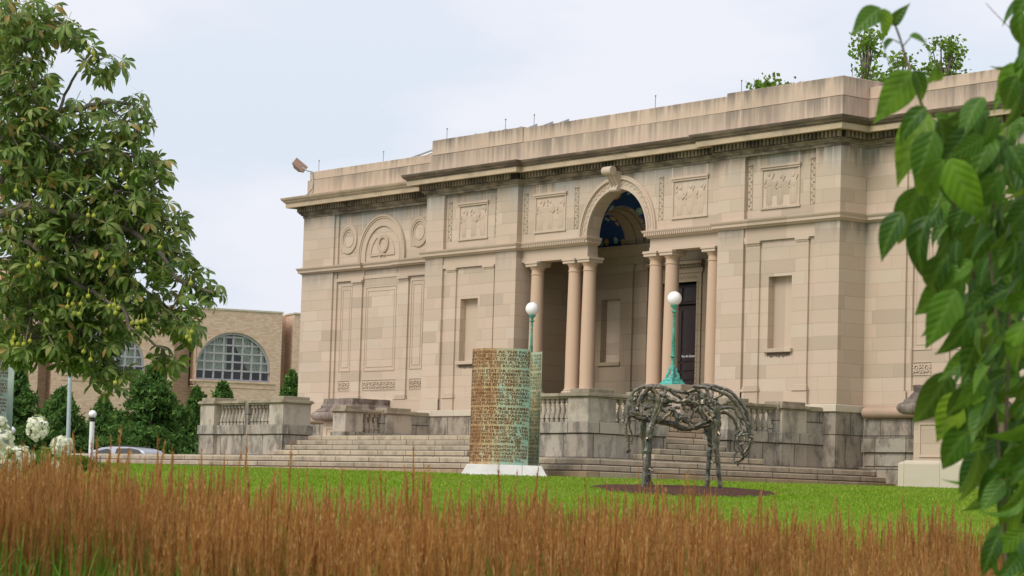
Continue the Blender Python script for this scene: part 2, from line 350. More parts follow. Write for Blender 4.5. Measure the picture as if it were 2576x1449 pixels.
# painted blue vault with gold rosettes
m = NM('painted blue vault', 0.7, 0.2); P = m.pos()
vo = m.node('TexVoronoi', feature='F1'); m.put(vo.inputs['Vector'], P); vo.inputs['Scale'].default_value = 2.6; vo.inputs['Randomness'].default_value = 0.35
d = vo.outputs['Distance']; nn = m.noise(P, 14, 4)
f = m.math('LESS_THAN', m.math('ADD', d, m.math('MULTIPLY', nn, 0.16)), 0.42)
core = m.math('LESS_THAN', d, 0.10)
col = m.mix(m.rng(nn, 0.35, 0.65), (0.015, 0.045, 0.15), (0.03, 0.085, 0.25))
sepc = m.node('SeparateColor'); m.put(sepc.inputs[0], vo.outputs['Color'])
col = m.mix(f, col, m.mix(m.math('GREATER_THAN', sepc.outputs[0], 0.55), (0.50, 0.31, 0.13), (0.26, 0.42, 0.40)))
col = m.mix(core, col, (0.75, 0.62, 0.34)); M['vault'] = m.color(col)
# lawn
m = NM('lawn', 1.0, 0.0); P = m.pos()
a = m.noise(P, 0.55, 5, 0.6); b = m.noise(P, 26, 3, 0.75); c_ = m.noise(m.scaled(P, (1, 1, 1)), 0.16, 3)
col = m.mix(m.rng(a, 0.35, 0.7), (0.115, 0.225, 0.014), (0.19, 0.28, 0.026))
d_ = m.noise(P, 5, 4, 0.7)
col = m.mix(m.rng(b, 0.35, 0.72, 0, 0.6), col, (0.055, 0.135, 0.008))
col = m.mix(m.rng(d_, 0.45, 0.62, 0, 0.65), col, (0.22, 0.30, 0.05))
col = m.mix(m.rng(c_, 0.50, 0.72, 0, 0.45), col, (0.26, 0.31, 0.05))
m.bump(b, 0.8, 0.05); M['lawn'] = m.color(col)
m = NM('bark mulch', 0.95, 0.1); b = m.noise(m.pos(), 14, 4, 0.8)
m.bump(b, 1.0, 0.06); M['mulch'] = m.color(m.mix(m.rng(b, 0.38, 0.66), (0.045, 0.022, 0.016), (0.17, 0.085, 0.06)))
M['asphalt'] = plain('asphalt', (0.06, 0.06, 0.065), (0.045, 0.045, 0.05), 0.9, 0.2, 20)
# rust and verdigris plate
def platemat(name, k, bias):
    m = NM(name, 0.85, 0.15); P = m.pos()
    sx = m.node('SeparateXYZ'); m.put(sx.inputs[0], P)
    g = m.rng(m.math('ADD', m.math('MULTIPLY', sx.outputs[0], RG.x), m.math('MULTIPLY', sx.outputs[1], RG.y)), (at(1185, 1000, 62)).dot(RG), (at(1350, 1000, 62)).dot(RG), 0, 1)
    n1 = m.noise(m.scaled(P, (1, 1, 0.45)), 2.6, 6, 0.68); n2 = m.noise(m.scaled(P, (6, 6, 0.25)), 1.3, 4, 0.6); n3 = m.noise(P, 2.2, 5, 0.7)
    f = m.rng(m.math('ADD', m.math('ADD', m.math('MULTIPLY', n1, 1.1), m.math('MULTIPLY', n2, 0.75)), m.math('MULTIPLY', g, k)), 0.78+bias, 1.38+bias)
    col = m.ramp(f, [(0.0, (0.33, 0.18, 0.09)), (0.3, (0.42, 0.28, 0.15)), (0.55, (0.43, 0.39, 0.24)), (0.8, (0.37, 0.46, 0.33)), (1, (0.29, 0.50, 0.43))])
    col = m.mix(m.rng(n3, 0.60, 0.66, 0, 0.7), col, (0.12, 0.11, 0.065)); return m.color(col)
M['plate'] = platemat('rusted verdigris plate', 0.52, 0.05); M['plate2'] = platemat('green patina plate', 0.0, -0.28); M['plate3'] = plain('pale grey green plate', (0.42, 0.50, 0.44), (0.30, 0.38, 0.33), 0.8, 0.2, 3)
M['letter'] = plain('dark cut letters', (0.12, 0.055, 0.03), (0.21, 0.11, 0.06), 0.9, 0.1, 3)
M['letter2'] = plain('faded cut letters', (0.20, 0.16, 0.08), (0.14, 0.23, 0.15), 0.9, 0.1, 3)
# bronze branches
m = NM('patinated bronze branches', 0.36, 0.6); m.b.inputs['Metallic'].default_value = 0.55; P = m.pos()
r_ = m.isl(); n1 = m.noise(P, 9, 5, 0.65)
col = m.ramp(r_, [(0, (0.04, 0.05, 0.05)), (0.25, (0.12, 0.10, 0.07)), (0.5, (0.08, 0.11, 0.115)), (0.75, (0.28, 0.19, 0.11)), (1, (0.15, 0.155, 0.13))])
col = m.mix(m.rng(n1, 0.42, 0.7, 0, 0.6), col, (0.33, 0.27, 0.19))
m.bump(n1, 0.9, 0.03); M['bronze'] = m.color(col)
M['bark'] = plain('grey tree bark', (0.24, 0.20, 0.17), (0.11, 0.085, 0.07), 0.95, 0.1, 12, bumpv=0.5)
M['chest'] = leafmat('horse chestnut leaves', [(0, (0.022, 0.062, 0.006)), (0.35, (0.048, 0.115, 0.009)), (0.60, (0.105, 0.185, 0.02)), (0.80, (0.28, 0.34, 0.10)), (0.91, (0.38, 0.36, 0.12)), (0.96, (0.42, 0.25, 0.08)), (1, (0.46, 0.20, 0.07))], 0.28, 0.38, 0.4, 9, (0.22, 0.24, 0.09), 0.5, 9.0)
M['conker'] = plain('green conker husk', (0.38, 0.38, 0.05), (0.24, 0.28, 0.03), 0.6, 0.3, 40)
M['vine'] = leafmat('broad vine leaves', [(0, (0.009, 0.044, 0.004)), (0.4, (0.026, 0.095, 0.008)), (0.75, (0.085, 0.20, 0.014)), (0.92, (0.15, 0.29, 0.018)), (1, (0.30, 0.42, 0.03))], 0.36, 0.42, 0.4, 22, (0.020, 0.070, 0.010), 0.35, 7.0)
M['stem'] = plain('brown vine stem', (0.12, 0.07, 0.045), (0.20, 0.16, 0.10), 0.7, 0.3, 20)
M['conif'] = leafmat('dark conifer foliage', [(0, (0.045, 0.11, 0.030)), (0.6, (0.085, 0.18, 0.048)), (1, (0.17, 0.29, 0.075))], 0.25, 0.9, 0.05)
M['deci'] = leafmat('light tree foliage', [(0, (0.09, 0.17, 0.025)), (0.6, (0.14, 0.24, 0.035)), (1, (0.22, 0.32, 0.05))], 0.3, 0.7, 0.2)
M['hedge'] = leafmat('hedge foliage', [(0, (0.06, 0.11, 0.015)), (1, (0.13, 0.19, 0.03))], 0.2, 0.8, 0.1)
M['hleaf'] = leafmat('hydrangea leaves', [(0, (0.06, 0.13, 0.015)), (1, (0.11, 0.20, 0.03))], 0.25, 0.5, 0.3)
M['petal'] = leafmat('cream petals', [(0, (0.72, 0.74, 0.48)), (0.5, (0.84, 0.84, 0.66)), (1, (0.88, 0.88, 0.82))], 0.25, 0.8, 0.1)
M['plume'] = leafmat('tan feathery plumes', [(0, (0.26, 0.12, 0.035)), (0.3, (0.46, 0.235, 0.075)), (0.7, (0.66, 0.37, 0.125)), (0.93, (0.74, 0.48, 0.20)), (1, (0.80, 0.58, 0.30))], 0.35, 1.0, 0.0, 0.9, (0.26, 0.14, 0.055))
for l in list(M['plume'].node_tree.nodes):
    if l.type == 'BSDF_TRANSLUCENT': l.inputs['Color'].default_value = (0.55, 0.28, 0.09, 1); [M['plume'].node_tree.links.remove(k) for k in list(l.inputs['Color'].links)]
M['blade'] = leafmat('green grass blades', [(0, (0.045, 0.10, 0.008)), (0.6, (0.075, 0.16, 0.012)), (1, (0.17, 0.27, 0.04))], 0.35, 0.7, 0.2)

# ================================================================ museum building
ZG = 1.4
bld = thing('museum_building', 'long buff limestone museum with a columned entrance porch, big central arch and carved panels', 'building', (0, 6, 2.2))
def wallbox(name, args, mat='wall', **k):
    if name in ('base_wall', 'porch_end_wall', 'dado_ledge', 'corner_pier', 'pedestal_course', 'porch_wall_back', 'plinth_course', 'porch_back_wall'):
        for a in args: o = MB().box(*a).build(name, M[mat], bld, **k)
        return o
    b = MB()
    for a in args: b.box(*a)
    return b.build(name, M[mat], bld, **k)
WING = 1.05; ZT = 11.76
# --- wings and corner piers
wallbox('wing_wall', [(-18.78, -16.78, WING, 12, ZG, ZT), (-16.78, -16.60, WING+0.07, 2.2, ZG, ZT), (-16.60, -11.10, WING+0.14, 2.2, ZG, ZT),
                      (-11.10, -9.70, WING, 2.2, ZG, ZT), (-18.6, -9.6, 2.2, 11.9, ZG, ZT)])
wallbox('wing_wall', [(9.70, 11.22, WING, 2.2, ZG, ZT), (11.22, 11.42, WING+0.07, 2.2, ZG, ZT), (11.42, 16.6, WING+0.14, 2.2, ZG, ZT),
                      (16.6, 24, WING, 2.2, ZG, ZT), (9.6, 24, 2.2, 12, ZG, ZT)])
# --- projecting bays either side of the porch
def bay(s):
    X = lambda a: s*a
    w_ = [(4.75, 5.84, 0, 3.2), (8.72, 9.70, 0, 2.2)]
    wallbox('corner_pier', [(X(a), X(b), c, d, ZG, ZT) for a, b, c, d in w_])
    wallbox('bay_wall', [(X(5.84), X(6.83), .09, .34, 4.5, 9.24), (X(7.77), X(8.72), .09, .34, 4.5, 9.24), (X(6.83), X(7.77), .09, .34, 4.5, 6.13), (X(6.83), X(7.77), .09, .34, 8.19, 9.24),
                         (X(5.84), X(8.72), .34, 2.0, ZG, ZT), (X(5.84), X(8.72), .12, .34, 9.24, ZT), (X(5.84), X(8.72), .03, .34, ZG, 4.5)])
    sl = MB().box(X(6.74), X(7.86), -.01, .12, 6.01, 6.12)
    wn = MB().box(X(6.83), X(7.77), .325, .338, 6.13, 8.19).build('window_niche', M['smooth'], bld)
    sl.build('sill', M['smooth'], wn, bevel=.008)
    wallbox('pedestal_course', [(X(5.90), X(6.54), 0.0, .09, 4.5, 4.90), (X(7.94), X(8.52), 0.0, .09, 4.5, 4.90), (X(6.54), X(7.94), .06, .09, 4.5, 4.90)], 'smooth', bevel=.008)
    for a, b in ((5.93, 6.50), (7.98, 8.47)):
        q = MB().box(X(a), X(b), .03, .09, 5.08, 9.05).build('pilaster', M['wall'], bld)
        lo, hi = sorted((X(a), X(b)))
        MB().box(lo-.06, hi+.06, -.03, .09, 4.90, 4.97).box(lo-.035, hi+.035, 0.0, .09, 4.97, 5.03).box(lo-.015, hi+.015, .015, .09, 5.03, 5.08).build('pilaster_base', M['smooth'], q, bevel=.008)
        cp = MB().box(lo, hi, .03, .09, 9.05, 9.11).box(lo-.015, hi+.015, .01, .09, 9.11, 9.13).box(lo-.03, hi+.03, -.015, .09, 9.17, 9.24)
        for k in range(7):
            c = lo+.04+(hi-lo-.08)*k/6; cp.box(c-.022, c+.022, -.0, .09, 9.13, 9.17)
        cp.build('pilaster_capital', M['smooth'], q)
    wallbox('bay_entablature', [(X(5.84), X(8.72), .02, .12, 9.24, 9.36), (X(5.84), X(8.72), .055, .12, 9.36, 9.64)], 'smooth')
bay(1); bay(-1)
# --- central arched wall
R = 1.40; ZA = 9.86
poly = [(-4.75, ZT), (-4.75, ZA), (-R, ZA)] + [(-R*math.cos(PI*i/40), ZA+R*math.sin(PI*i/40)) for i in range(1, 40)] + [(R, ZA), (4.75, ZA), (4.75, ZT)]
b = MB(); Lh = poly[:3+20]+[(0, ZT)]; Rh = [(0, ZT)]+poly[3+19:]
# strips between the arch and the straight edges
for sx_ in (-1, 1):
    pts = [(sx_*4.75, ZA), (sx_*R, ZA)] + [(sx_*R*math.cos(PI*i/40), ZA+R*math.sin(PI*i/40)) for i in range(1, 21)] + [(0, ZT), (sx_*4.75, ZT)]
    n = len(pts); vs = [(p[0], .20, p[1]) for p in pts]+[(p[0], .66, p[1]) for p in pts]; fs = []
    for i in range(1, n-3): fs.append((n-1, i, i+1)); fs.append((2*n-1, n+i+1, n+i))
    fs += [(n-1, 0, 1), (n-1, n-3, n-2), (2*n-1, n+1, n), (2*n-1, 2*n-2, 2*n-3)]
    for i in range(n-3): fs.append((i, i+n, i+1+n, i+1))
    b.add(vs, fs)
b.build('porch_wall', M['wall'], bld)
ar = MB(); ZR = ZA
for r0, r1, y in ((1.40, 1.47, .13), (1.47, 1.50, .155), (1.50, 1.67, .17), (1.67, 1.70, .14), (1.70, 1.76, .10), (1.76, 1.82, .13)): ar.ring(0, ZR, r0, r1, y, .21, 0, PI, 48)
ao = ar.build('archivolt', M['smooth'], bld, smooth=True)
cv = MB()
for i in range(46):
    a = PI*(i+.5)/46
    if abs(a-PI/2) < .09: continue
    rr = 1.585+.035*(-1)**i; c = (rr*math.cos(a), .165, ZR+rr*math.sin(a)); cv.blob(c, (.035, .02, .035), 6, 4)
    q = a+.03; cv.blob((1.585*math.cos(q)-.0*i, .165, ZR+1.585*math.sin(q)), (.02, .018, .05), 5, 4)
cv.build('carved_foliage', M['smooth'], ao, smooth=True)
ks = MB()
for x0, x1, d in ((-.15, .15, 0), (-.17, -.11, .035), (.11, .17, .035), (-.03, .03, .03)):
    pr = [(.20, ZR+1.33), (.02-d, ZR+1.36), (.0-d, ZR+1.42), (.06-d, ZR+1.50), (-.02-d, ZR+1.62), (-.14-d, ZR+1.76), (-.20-d, ZR+1.90), (.20, ZR+1.95)]
    ks.prism(pr, x0, x1, 'x')
ks.tube([(-.21, -.22, ZR+1.93), (.21, -.22, ZR+1.93)], .135, 16).tube([(-.18, .02, ZR+1.37), (.18, .02, ZR+1.37)], .07, 12)
ks.build('keystone', M['smooth'], bld, smooth=True)
# --- entablature over the columns, columns
for s_ in (-1, 1):
    a, c = sorted((s_*1.46, s_*4.75))
    wallbox('porch_entablature', [(a, c, .24, .68, 9.24, 9.36), (a+(.012 if s_ > 0 else 0), c-(0 if s_ > 0 else .012), .255, .66, 9.36, 9.64)], 'smooth')
def column(x, y=.45):
    z0 = 4.90
    sh = [(.252, .22), (.245, .26), (.238, .40)]
    for k in range(1, 13):
        t = k/12; sh.append((.238-.036*max(0, t-.2)**1.3/.8**1.3, .40+3.52*t))
    sh += [(.222, 3.93), (.222, 3.955), (.202, 3.965), (.202, 4.07), (.212, 4.08), (.215, 4.10), (.235, 4.12), (.262, 4.18)]
    o = MB().lathe(sh, (x, y, z0), 28).build('column', M['column'], bld, smooth=True)
    MB().lathe([(.33, .08), (.345, .105), (.345, .13), (.325, .155), (.28, .165), (.275, .18), (.29, .19), (.285, .21), (.255, .222)], (x, y, z0), 28).box(x-.35, x+.35, y-.35, y+.35, z0, z0+.08).build('column_base', M['smooth'], o, smooth=True)
    MB().box(x-.29, x+.29, y-.29, y+.29, z0+4.18, z0+4.265).box(x-.315, x+.315, y-.315, y+.315, z0+4.265, z0+4.34).build('capital', M['smooth'], o, bevel=.008)
for x in (-4.17, -2.29, -1.57, 1.57, 2.29, 4.17): column(x)
# --- porch interior
YB = 2.75
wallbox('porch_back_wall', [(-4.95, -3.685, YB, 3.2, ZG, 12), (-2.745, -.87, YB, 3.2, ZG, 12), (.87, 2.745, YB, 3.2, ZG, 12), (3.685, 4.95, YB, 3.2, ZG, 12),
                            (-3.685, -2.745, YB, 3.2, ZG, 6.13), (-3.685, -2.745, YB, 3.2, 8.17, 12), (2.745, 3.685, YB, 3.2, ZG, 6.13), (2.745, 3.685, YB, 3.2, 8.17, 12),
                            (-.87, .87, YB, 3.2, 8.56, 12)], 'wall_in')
for s_ in (-1, 1):
    wn = MB().box(s_*2.745, s_*3.685, 3.0, 3.15, 6.13, 8.17).build('window_niche', M['wall'], bld)
    MB().box(s_*3.215-.54, s_*3.215+.54, YB-.05, YB+.1, 6.02, 6.13).build('sill', M['wall_in'], wn)
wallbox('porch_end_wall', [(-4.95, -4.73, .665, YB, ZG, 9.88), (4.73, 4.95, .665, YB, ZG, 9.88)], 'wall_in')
wallbox('porch_floor', [(-4.75, 4.75, -.1, YB, 3.7, 4.895)], 'base')
for x in (-2.29, -1.57, 1.57, 2.29): MB().box(x-.2, x+.2, YB-.07, YB, 5.1, 9.03).box(x-.24, x+.24, YB-.10, YB, 9.03, 9.24).box(x-.24, x+.24, YB-.10, YB, 4.9, 5.1).build('wall_pilaster', M['wall_in'], bld)
for x in (-4.5, 4.5): MB().box(x-.18, x+.18, YB-.07, YB, 4.9, 9.1).build('wall_pilaster', M['wall_in'], bld)
wallbox('dark_backing', [(-1.3, 1.3, 3.12, 3.19, 4.5, 8.9)], 'dark')  # dark backing sheet added behind the door to block the sky
icp = [(0, 9.24), (.05, 9.24), (.05, 9.5), (.08, 9.55), (.12, 9.6), (.22, 9.75), (.24, 9.86), (0, 9.9)]
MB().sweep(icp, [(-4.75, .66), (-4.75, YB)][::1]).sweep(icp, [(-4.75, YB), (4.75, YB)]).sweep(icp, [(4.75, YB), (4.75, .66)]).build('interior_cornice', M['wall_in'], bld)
yc = (.66+YB)/2; hy = (YB-.66)/2
def sail(name, x0, x1, zs):
    hx = (x1-x0)/2; xc = (x0+x1)/2; R2 = hx*hx+hy*hy; n = 14; vs = []; fs = []
    for i in range(n+1):
        for j in range(n+1):
            x = -hx+2*hx*i/n; y = -hy+2*hy*j/n; vs.append((xc+x, yc+y, zs+math.sqrt(max(0, R2-x*x-y*y))))
    for i in range(n):
        for j in range(n): fs.append((i*(n+1)+j, i*(n+1)+j+1, (i+1)*(n+1)+j+1, (i+1)*(n+1)+j))
    return MB().add(vs, fs).build(name, M['vault'], bld, smooth=True)
sail('vault', -1.5, 1.5, 9.9); 
for s_ in (-1, 1):
    vs = []; fs = []; n = 24
    for i in range(n+1):
        for x in (2.45, 4.75): a = PI*i/n; vs.append((s_*x, yc+(hy-.03)*math.cos(a), 9.88+(hy-.03)*math.sin(a)))
    for i in range(n): fs.append((2*i, 2*i+1, 2*i+3, 2*i+2))
    MB().add(vs, fs).build('vault', M['vault'], bld, smooth=True)
    MB().prism([(yc+(hy-.03)*math.cos(PI*i/n), 9.88+(hy-.03)*math.sin(PI*i/n)) for i in range(n+1)], s_*4.70, s_*4.74, 'x').build('vault_end', M['vault'], bld)

for s_ in (-1, 1):      # transverse arches carrying the vaults
    t = MB()
    for x0, x1, r0 in ((1.5, 1.62, hy), (1.62, 1.95, hy-.07), (1.95, 2.38, hy-.13), (2.38, 2.5, hy-.07)):
        n = 20; r1 = hy+.35; vs = []; fs = []
        for i in range(n+1):
            a = PI*i/n
            for x in (x0, x1):
                for r in (r0, r1): vs.append((s_*x, yc+r*math.cos(a), 9.9+r*math.sin(a)))
        for i in range(n):
            q = 4*i; fs += [(q, q+4, q+6, q+2), (q, q+1, q+5, q+4), (q+2, q+6, q+7, q+3)]
        t.add(vs, fs)
    to = t.build('vault_arch', M['wall_in'], bld)
    dd = MB()
    for i in range(46):
        a = PI*(i+.5)/46; dd.box(s_*1.46, s_*1.5, yc+(hy+.03)*math.cos(a)-.018, yc+(hy+.03)*math.cos(a)+.018, 9.9+(hy+.03)*math.sin(a)-.018, 9.9+(hy+.03)*math.sin(a)+.018)
    dd.build('arch_beading', M['smooth'], to)
mdl = MB()
for i in range(8):
    a = 2*PI*i/8; mdl.blob((-.15+.42*math.cos(a), yc+.42*math.sin(a)*.8, 11.64-.04), (.14, .12, .03), 8, 5)
mdl.blob((-.15, yc, 11.66), (.30, .26, .04), 16, 6); mdl.build('ceiling_medallion', plain('dull gold paint', (0.30, 0.20, 0.09), (0.16, 0.11, 0.06), 0.6, 0.4, 8), bld, smooth=True)
wallbox('porch_wall_back', [(-4.75, -1.5, .60, .66, 9.9, 11.9), (1.5, 4.75, .60, .66, 9.9, 11.9)], 'wall_in')
# --- door
dr = MB().box(-.80, .80, 3.02, 3.10, 4.9, 7.83).box(-.80, .80, 3.02, 3.08, 7.90, 8.50).build('door', M['door'], bld)
fr = MB()
for x0, x1 in ((-1.14, -1.04), (-1.04, -.90), (-.90, -.80), (.80, .90), (.90, 1.04), (1.04, 1.14)):
    y = YB-.05 if abs(x0+x1) > 2.1 else (YB-.02 if abs(x0+x1) > 1.75 else 3.0); fr.box(x0, x1, y, 3.1, 4.9, 8.56 if abs(x0+x1) < 1.75 else 8.84)
fr.box(-1.04, 1.04, YB-.03, 3.1, 8.56, 8.84).build('door_frame', M['wall_in'], dr)
cv = MB()
for k in range(44):
    for x in (-.97, .97): cv.blob((x+.02*(-1)**k, YB-.03, 4.98+k*.083), (.04, .018, .035), 5, 4)
for k in range(22): cv.blob((-.9+k*.086, YB-.04, 8.70+.02*(-1)**k), (.035, .018, .04), 5, 4)
cv.build('carved_frame_leaves', M['wall_in'], dr, smooth=True)
hd = MB().box(-1.2, 1.2, YB-.06, YB, 8.84, 9.0).box(-1.3, 1.3, YB-.22, YB, 9.10, 9.2)
for k in range(30): hd.box(-1.16+k*.08, -1.12+k*.08, YB-.15, YB, 9.0, 9.1)
hd.build('door_hood', M['wall_in'], dr)
pn = MB()
for s_ in (-1, 1):
    for z0, z1 in ((5.05, 5.45), (5.53, 5.73), (5.81, 6.02), (6.1, 7.7)): pn.box(s_*.06, s_*.74, 2.99, 3.02, z0, z1)
    pn.box(s_*.06, s_*.74, 2.99, 3.02, 7.98, 8.42)
pn.build('door_panels', plain('dark panel', (0.016, 0.012, 0.012), (0.03, 0.016, 0.013), 0.25, 0.5), dr)
def text_mesh(txt, size, bold=0.0, sx=1.0):
    c = bpy.data.curves.new('lettering', 'FONT'); c.body = txt; c.size = size; c.offset = bold; c.resolution_u = 1
    o = bpy.data.objects.new('t', c); C.objects.link(o); bpy.context.view_layer.update()
    me = bpy.data.meshes.new_from_object(o.evaluated_get(bpy.context.evaluated_depsgraph_get()))
    V = np.empty(len(me.vertices)*3); me.vertices.foreach_get('co', V); V = V.reshape(-1, 3); F = [tuple(p.vertices) for p in me.polygons]
    bpy.data.objects.remove(o); bpy.data.curves.remove(c); bpy.data.meshes.remove(me); return V, F
V, F = text_mesh('Not An Entrance', .105, .001); V[:, 0] += -V[:, 0].max()/2+.36
MB().add([(x, 2.985, 6.22+y) for x, y, z in V], F).build('door_lettering', M['white'], dr)

# --- cornice, string course, parapet along the whole front
path = [(-18.78, 12), (-18.78, WING), (-9.70, WING), (-9.70, 0), (-4.75, 0), (-4.75, .20), (4.75, .20), (4.75, 0), (9.70, 0), (9.70, WING), (24, WING)]
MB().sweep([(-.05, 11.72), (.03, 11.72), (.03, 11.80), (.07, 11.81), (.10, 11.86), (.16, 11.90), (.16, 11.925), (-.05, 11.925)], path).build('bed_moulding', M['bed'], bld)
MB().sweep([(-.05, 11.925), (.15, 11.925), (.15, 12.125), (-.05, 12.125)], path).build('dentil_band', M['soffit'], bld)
MB().sweep([(-.05, 12.125), (.44, 12.125), (.44, 12.10), (.50, 12.10), (.505, 12.265), (-.05, 12.265)], path).build('cornice', M['corona'], bld)
crp = [(-.05, 12.265), (.53, 12.265), (.535, 12.295), (.565, 12.30), (.58, 12.33), (.63, 12.38), (.65, 12.42), (.66, 12.46), (-.05, 12.52)]
MB().sweep(crp, [path[0], path[1], (-9.72, WING)]).build('cornice_crown', M['corona'], bld)
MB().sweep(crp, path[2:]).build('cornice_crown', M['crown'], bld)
def dentils(x0, x1, y, extra=False):
    n = int((x1-x0)/.155); dn = MB()
    for k in range(n): dn.box(x0+k*.155, x0+k*.155+.085, y-.25, y-.15, 11.935, 12.12)
    if extra:
        dn.build('dentils', M['tooth'], bld); dn = MB()
        for k in range(6): dn.box(9.85, 9.95, .0+k*.155, .085+k*.155, 11.935, 12.12)
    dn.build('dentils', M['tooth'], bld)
dentils(-18.9, -9.9, WING); dentils(-9.85, -4.85, 0); dentils(-4.8, 4.75, .20); dentils(4.65, 9.95, 0, True); dentils(9.95, 20, WING)
sp = [(-.02, 9.63), (.03, 9.63), (.06, 9.67), (.12, 9.69), (.125, 9.77), (.14, 9.775), (.17, 9.82), (.18, 9.86), (-.02, 9.90)]
MB().sweep(sp, [(-18.78, 12), (-18.78, WING), (-15.0, WING), (-15.0, WING+.10), (-12.87, WING+.10), (-12.87, WING), (-9.70, WING), (-9.70, 0), (-4.75, 0), (-4.75, .22), (-1.46, .22), (-1.46, .68)]).build('string_course', M['smooth'], bld)
MB().sweep(sp, [(1.46, .68), (1.46, .22), (4.75, .22), (4.75, 0), (9.70, 0), (9.70, WING), (24, WING)]).build('string_course', M['smooth'], bld)
for s_ in (-1, 1):
    dn = MB()
    for k in range(36): dn.box(s_*(1.42+k*.09), s_*(1.42+k*.09+.05), .05, .1, 9.70, 9.775)
    dn.build('string_course_dentils', M['smooth'], bld)
dn = MB()
for k in range(5): dn.box(-1.36, -1.31, .15+k*.09, .2+k*.09, 9.70, 9.775)
dn.build('string_course_dentils', M['smooth'], bld)
pp = MB(); T = .45
pp.box(-18.72, -9.7, WING+.06, WING+T, 12.45, 13.13).box(-18.72, -18.3, WING+T, 12, 12.45, 13.13).box(-9.66, 9.66, .06, T+.2, 12.45, 13.13).box(9.2, 9.66, T+.2, 5, 12.45, 13.13).box(9.66, 24, WING+.06, WING+T, 12.45, 13.13).box(-9.66, -9.2, T+.2, 5, 12.45, 13.13)
pp.build('parapet', M['parapet'], bld)
pc = MB(); pc.box(-18.66, -9.7, WING+.10, WING+T, 13.145, 13.45).box(-18.66, -18.3, WING+T, 12, 13.145, 13.45).box(-9.64, -4.72, .09, T+.2, 13.145, 13.66).box(-4.72, 4.9, .12, T+.2, 13.145, 13.62).box(4.9, 9.64, .09, T+.2, 13.145, 13.70)
pc.box(9.2, 9.64, T+.2, 5, 13.145, 13.70).box(9.64, 24, WING+.10, WING+T, 13.145, 13.48).box(-9.64, -9.2, T+.2, 5, 13.145, 13.66)
pc.build('parapet_coping', M['parapet'], bld, bevel=.015)
MB().box(-18, 24, 2.0, 11.9, 12.0, 12.6).build('flat_roof', M['roof'], bld)
sk = MB()
sk.prism([(2.6, 12.6), (2.6, 13.55), (6.5, 15.15), (10.5, 13.55), (10.5, 12.6)], -15.6, -9.8, 'x')
sk.prism([(3.2, 12.6), (3.2, 13.75), (6.5, 15.2), (10.5, 13.75), (10.5, 12.6)], 14.2, 23.5, 'x')
so_ = sk.build('skylight', M['roof'], bld)
rb = MB()
for x in np.arange(-15.6, -9.9, .9): rb.prism([(2.55, 13.53), (2.55, 13.60), (6.5, 15.22), (6.5, 15.15)], x-.03, x+.03, 'x')
for x in np.arange(14.2, 23.6, .6): rb.prism([(3.15, 13.73), (3.15, 13.80), (6.5, 15.27), (6.5, 15.20)], x-.03, x+.03, 'x')
rb.build('skylight_bars', M['metal'], so_)
# --- relief panels and ornament strips
def relief(x0, x1, z0, z1, y, seed):
    y_ = y
    rr = random.Random(seed)
    t = MB().ring
    f = MB().box(x0, x0+.05, y-.03, y, z0, z1-.12).box(x1-.05, x1, y-.03, y, z0, z1-.12).box(x0-.03, x1+.03, y-.045, y, z0-.06, z0).box(x0-.02, x1+.02, y-.05, y, z1-.12, z1-.06).box(x0-.05, x1+.05, y-.08, y, z1-.06, z1)
    o = f.build('relief_panel', M['smooth'], bld)
    g = MB(); n = rr.choice((3, 3, 4)); W_ = (x1-x0-.1)/n
    for k in range(n):
        cx = x0+.05+W_*(k+.5)+rr.uniform(-.04, .04); h = (z1-z0-.12)*rr.uniform(.82, .95); zb = z0+.03
        g.blob((cx+rr.uniform(-.03, .03), y-.01, zb+h*.93), (.062, .05, .08), 8, 6)
        g.blob((cx, y, zb+h*.70), (.14, .045, h*.17), 8, 6)
        for q in range(4): g.blob((cx-.09+.06*q+rr.uniform(-.01, .01), y, zb+h*.30), (.045, .05, h*.32), 6, 6)
        a = rr.choice((-1, 1)); g.tube([(cx+a*.11, y-.02, zb+h*.80), (cx+a*.22, y-.03, zb+h*.62), (cx+a*.12, y-.04, zb+h*.55)], [.035, .03, .025], 6)
        g.tube([(cx-a*.11, y-.02, zb+h*.80), (cx-a*.18, y-.03, zb+h*.92), (cx-a*.10, y-.03, zb+h*1.0)], [.035, .028, .022], 6)
    g.v = [(a_, y-.5*(y-b_) if b_ < y else b_, c_) for a_, b_, c_ in g.v]; g.build('carved_figures', M['smooth'], o, smooth=True)
relief(6.45, 8.0, 10.20, 11.40, .12, 1); relief(-8.0, -6.45, 10.20, 11.40, .12, 2); relief(2.52, 4.07, 10.20, 11.40, .20, 3); relief(-4.07, -2.52, 10.20, 11.40, .20, 4)
def strip(x, y):
    g = MB().box(x-.10, x-.085, y-.015, y, 10.15, 11.47).box(x+.085, x+.10, y-.015, y, 10.15, 11.47).box(x-.10, x+.10, y-.03, y, 11.45, 11.48)
    for k in range(13): g.blob((x+.03*(-1)**k, y, 10.2+k*.1), (.05, .018, .045), 6, 4)
    g.build('ornament_strip', plain('carved strip stone', (0.46, 0.37, 0.27), (0.24, 0.195, 0.15), 0.9, 0.1, 16), bld, smooth=True)
for x, y in ((5.96, .12), (8.51, .12), (-5.96, .12), (-8.51, .12), (2.0, .20), (-2.0, .20), (-4.55, .20)): strip(x, y)
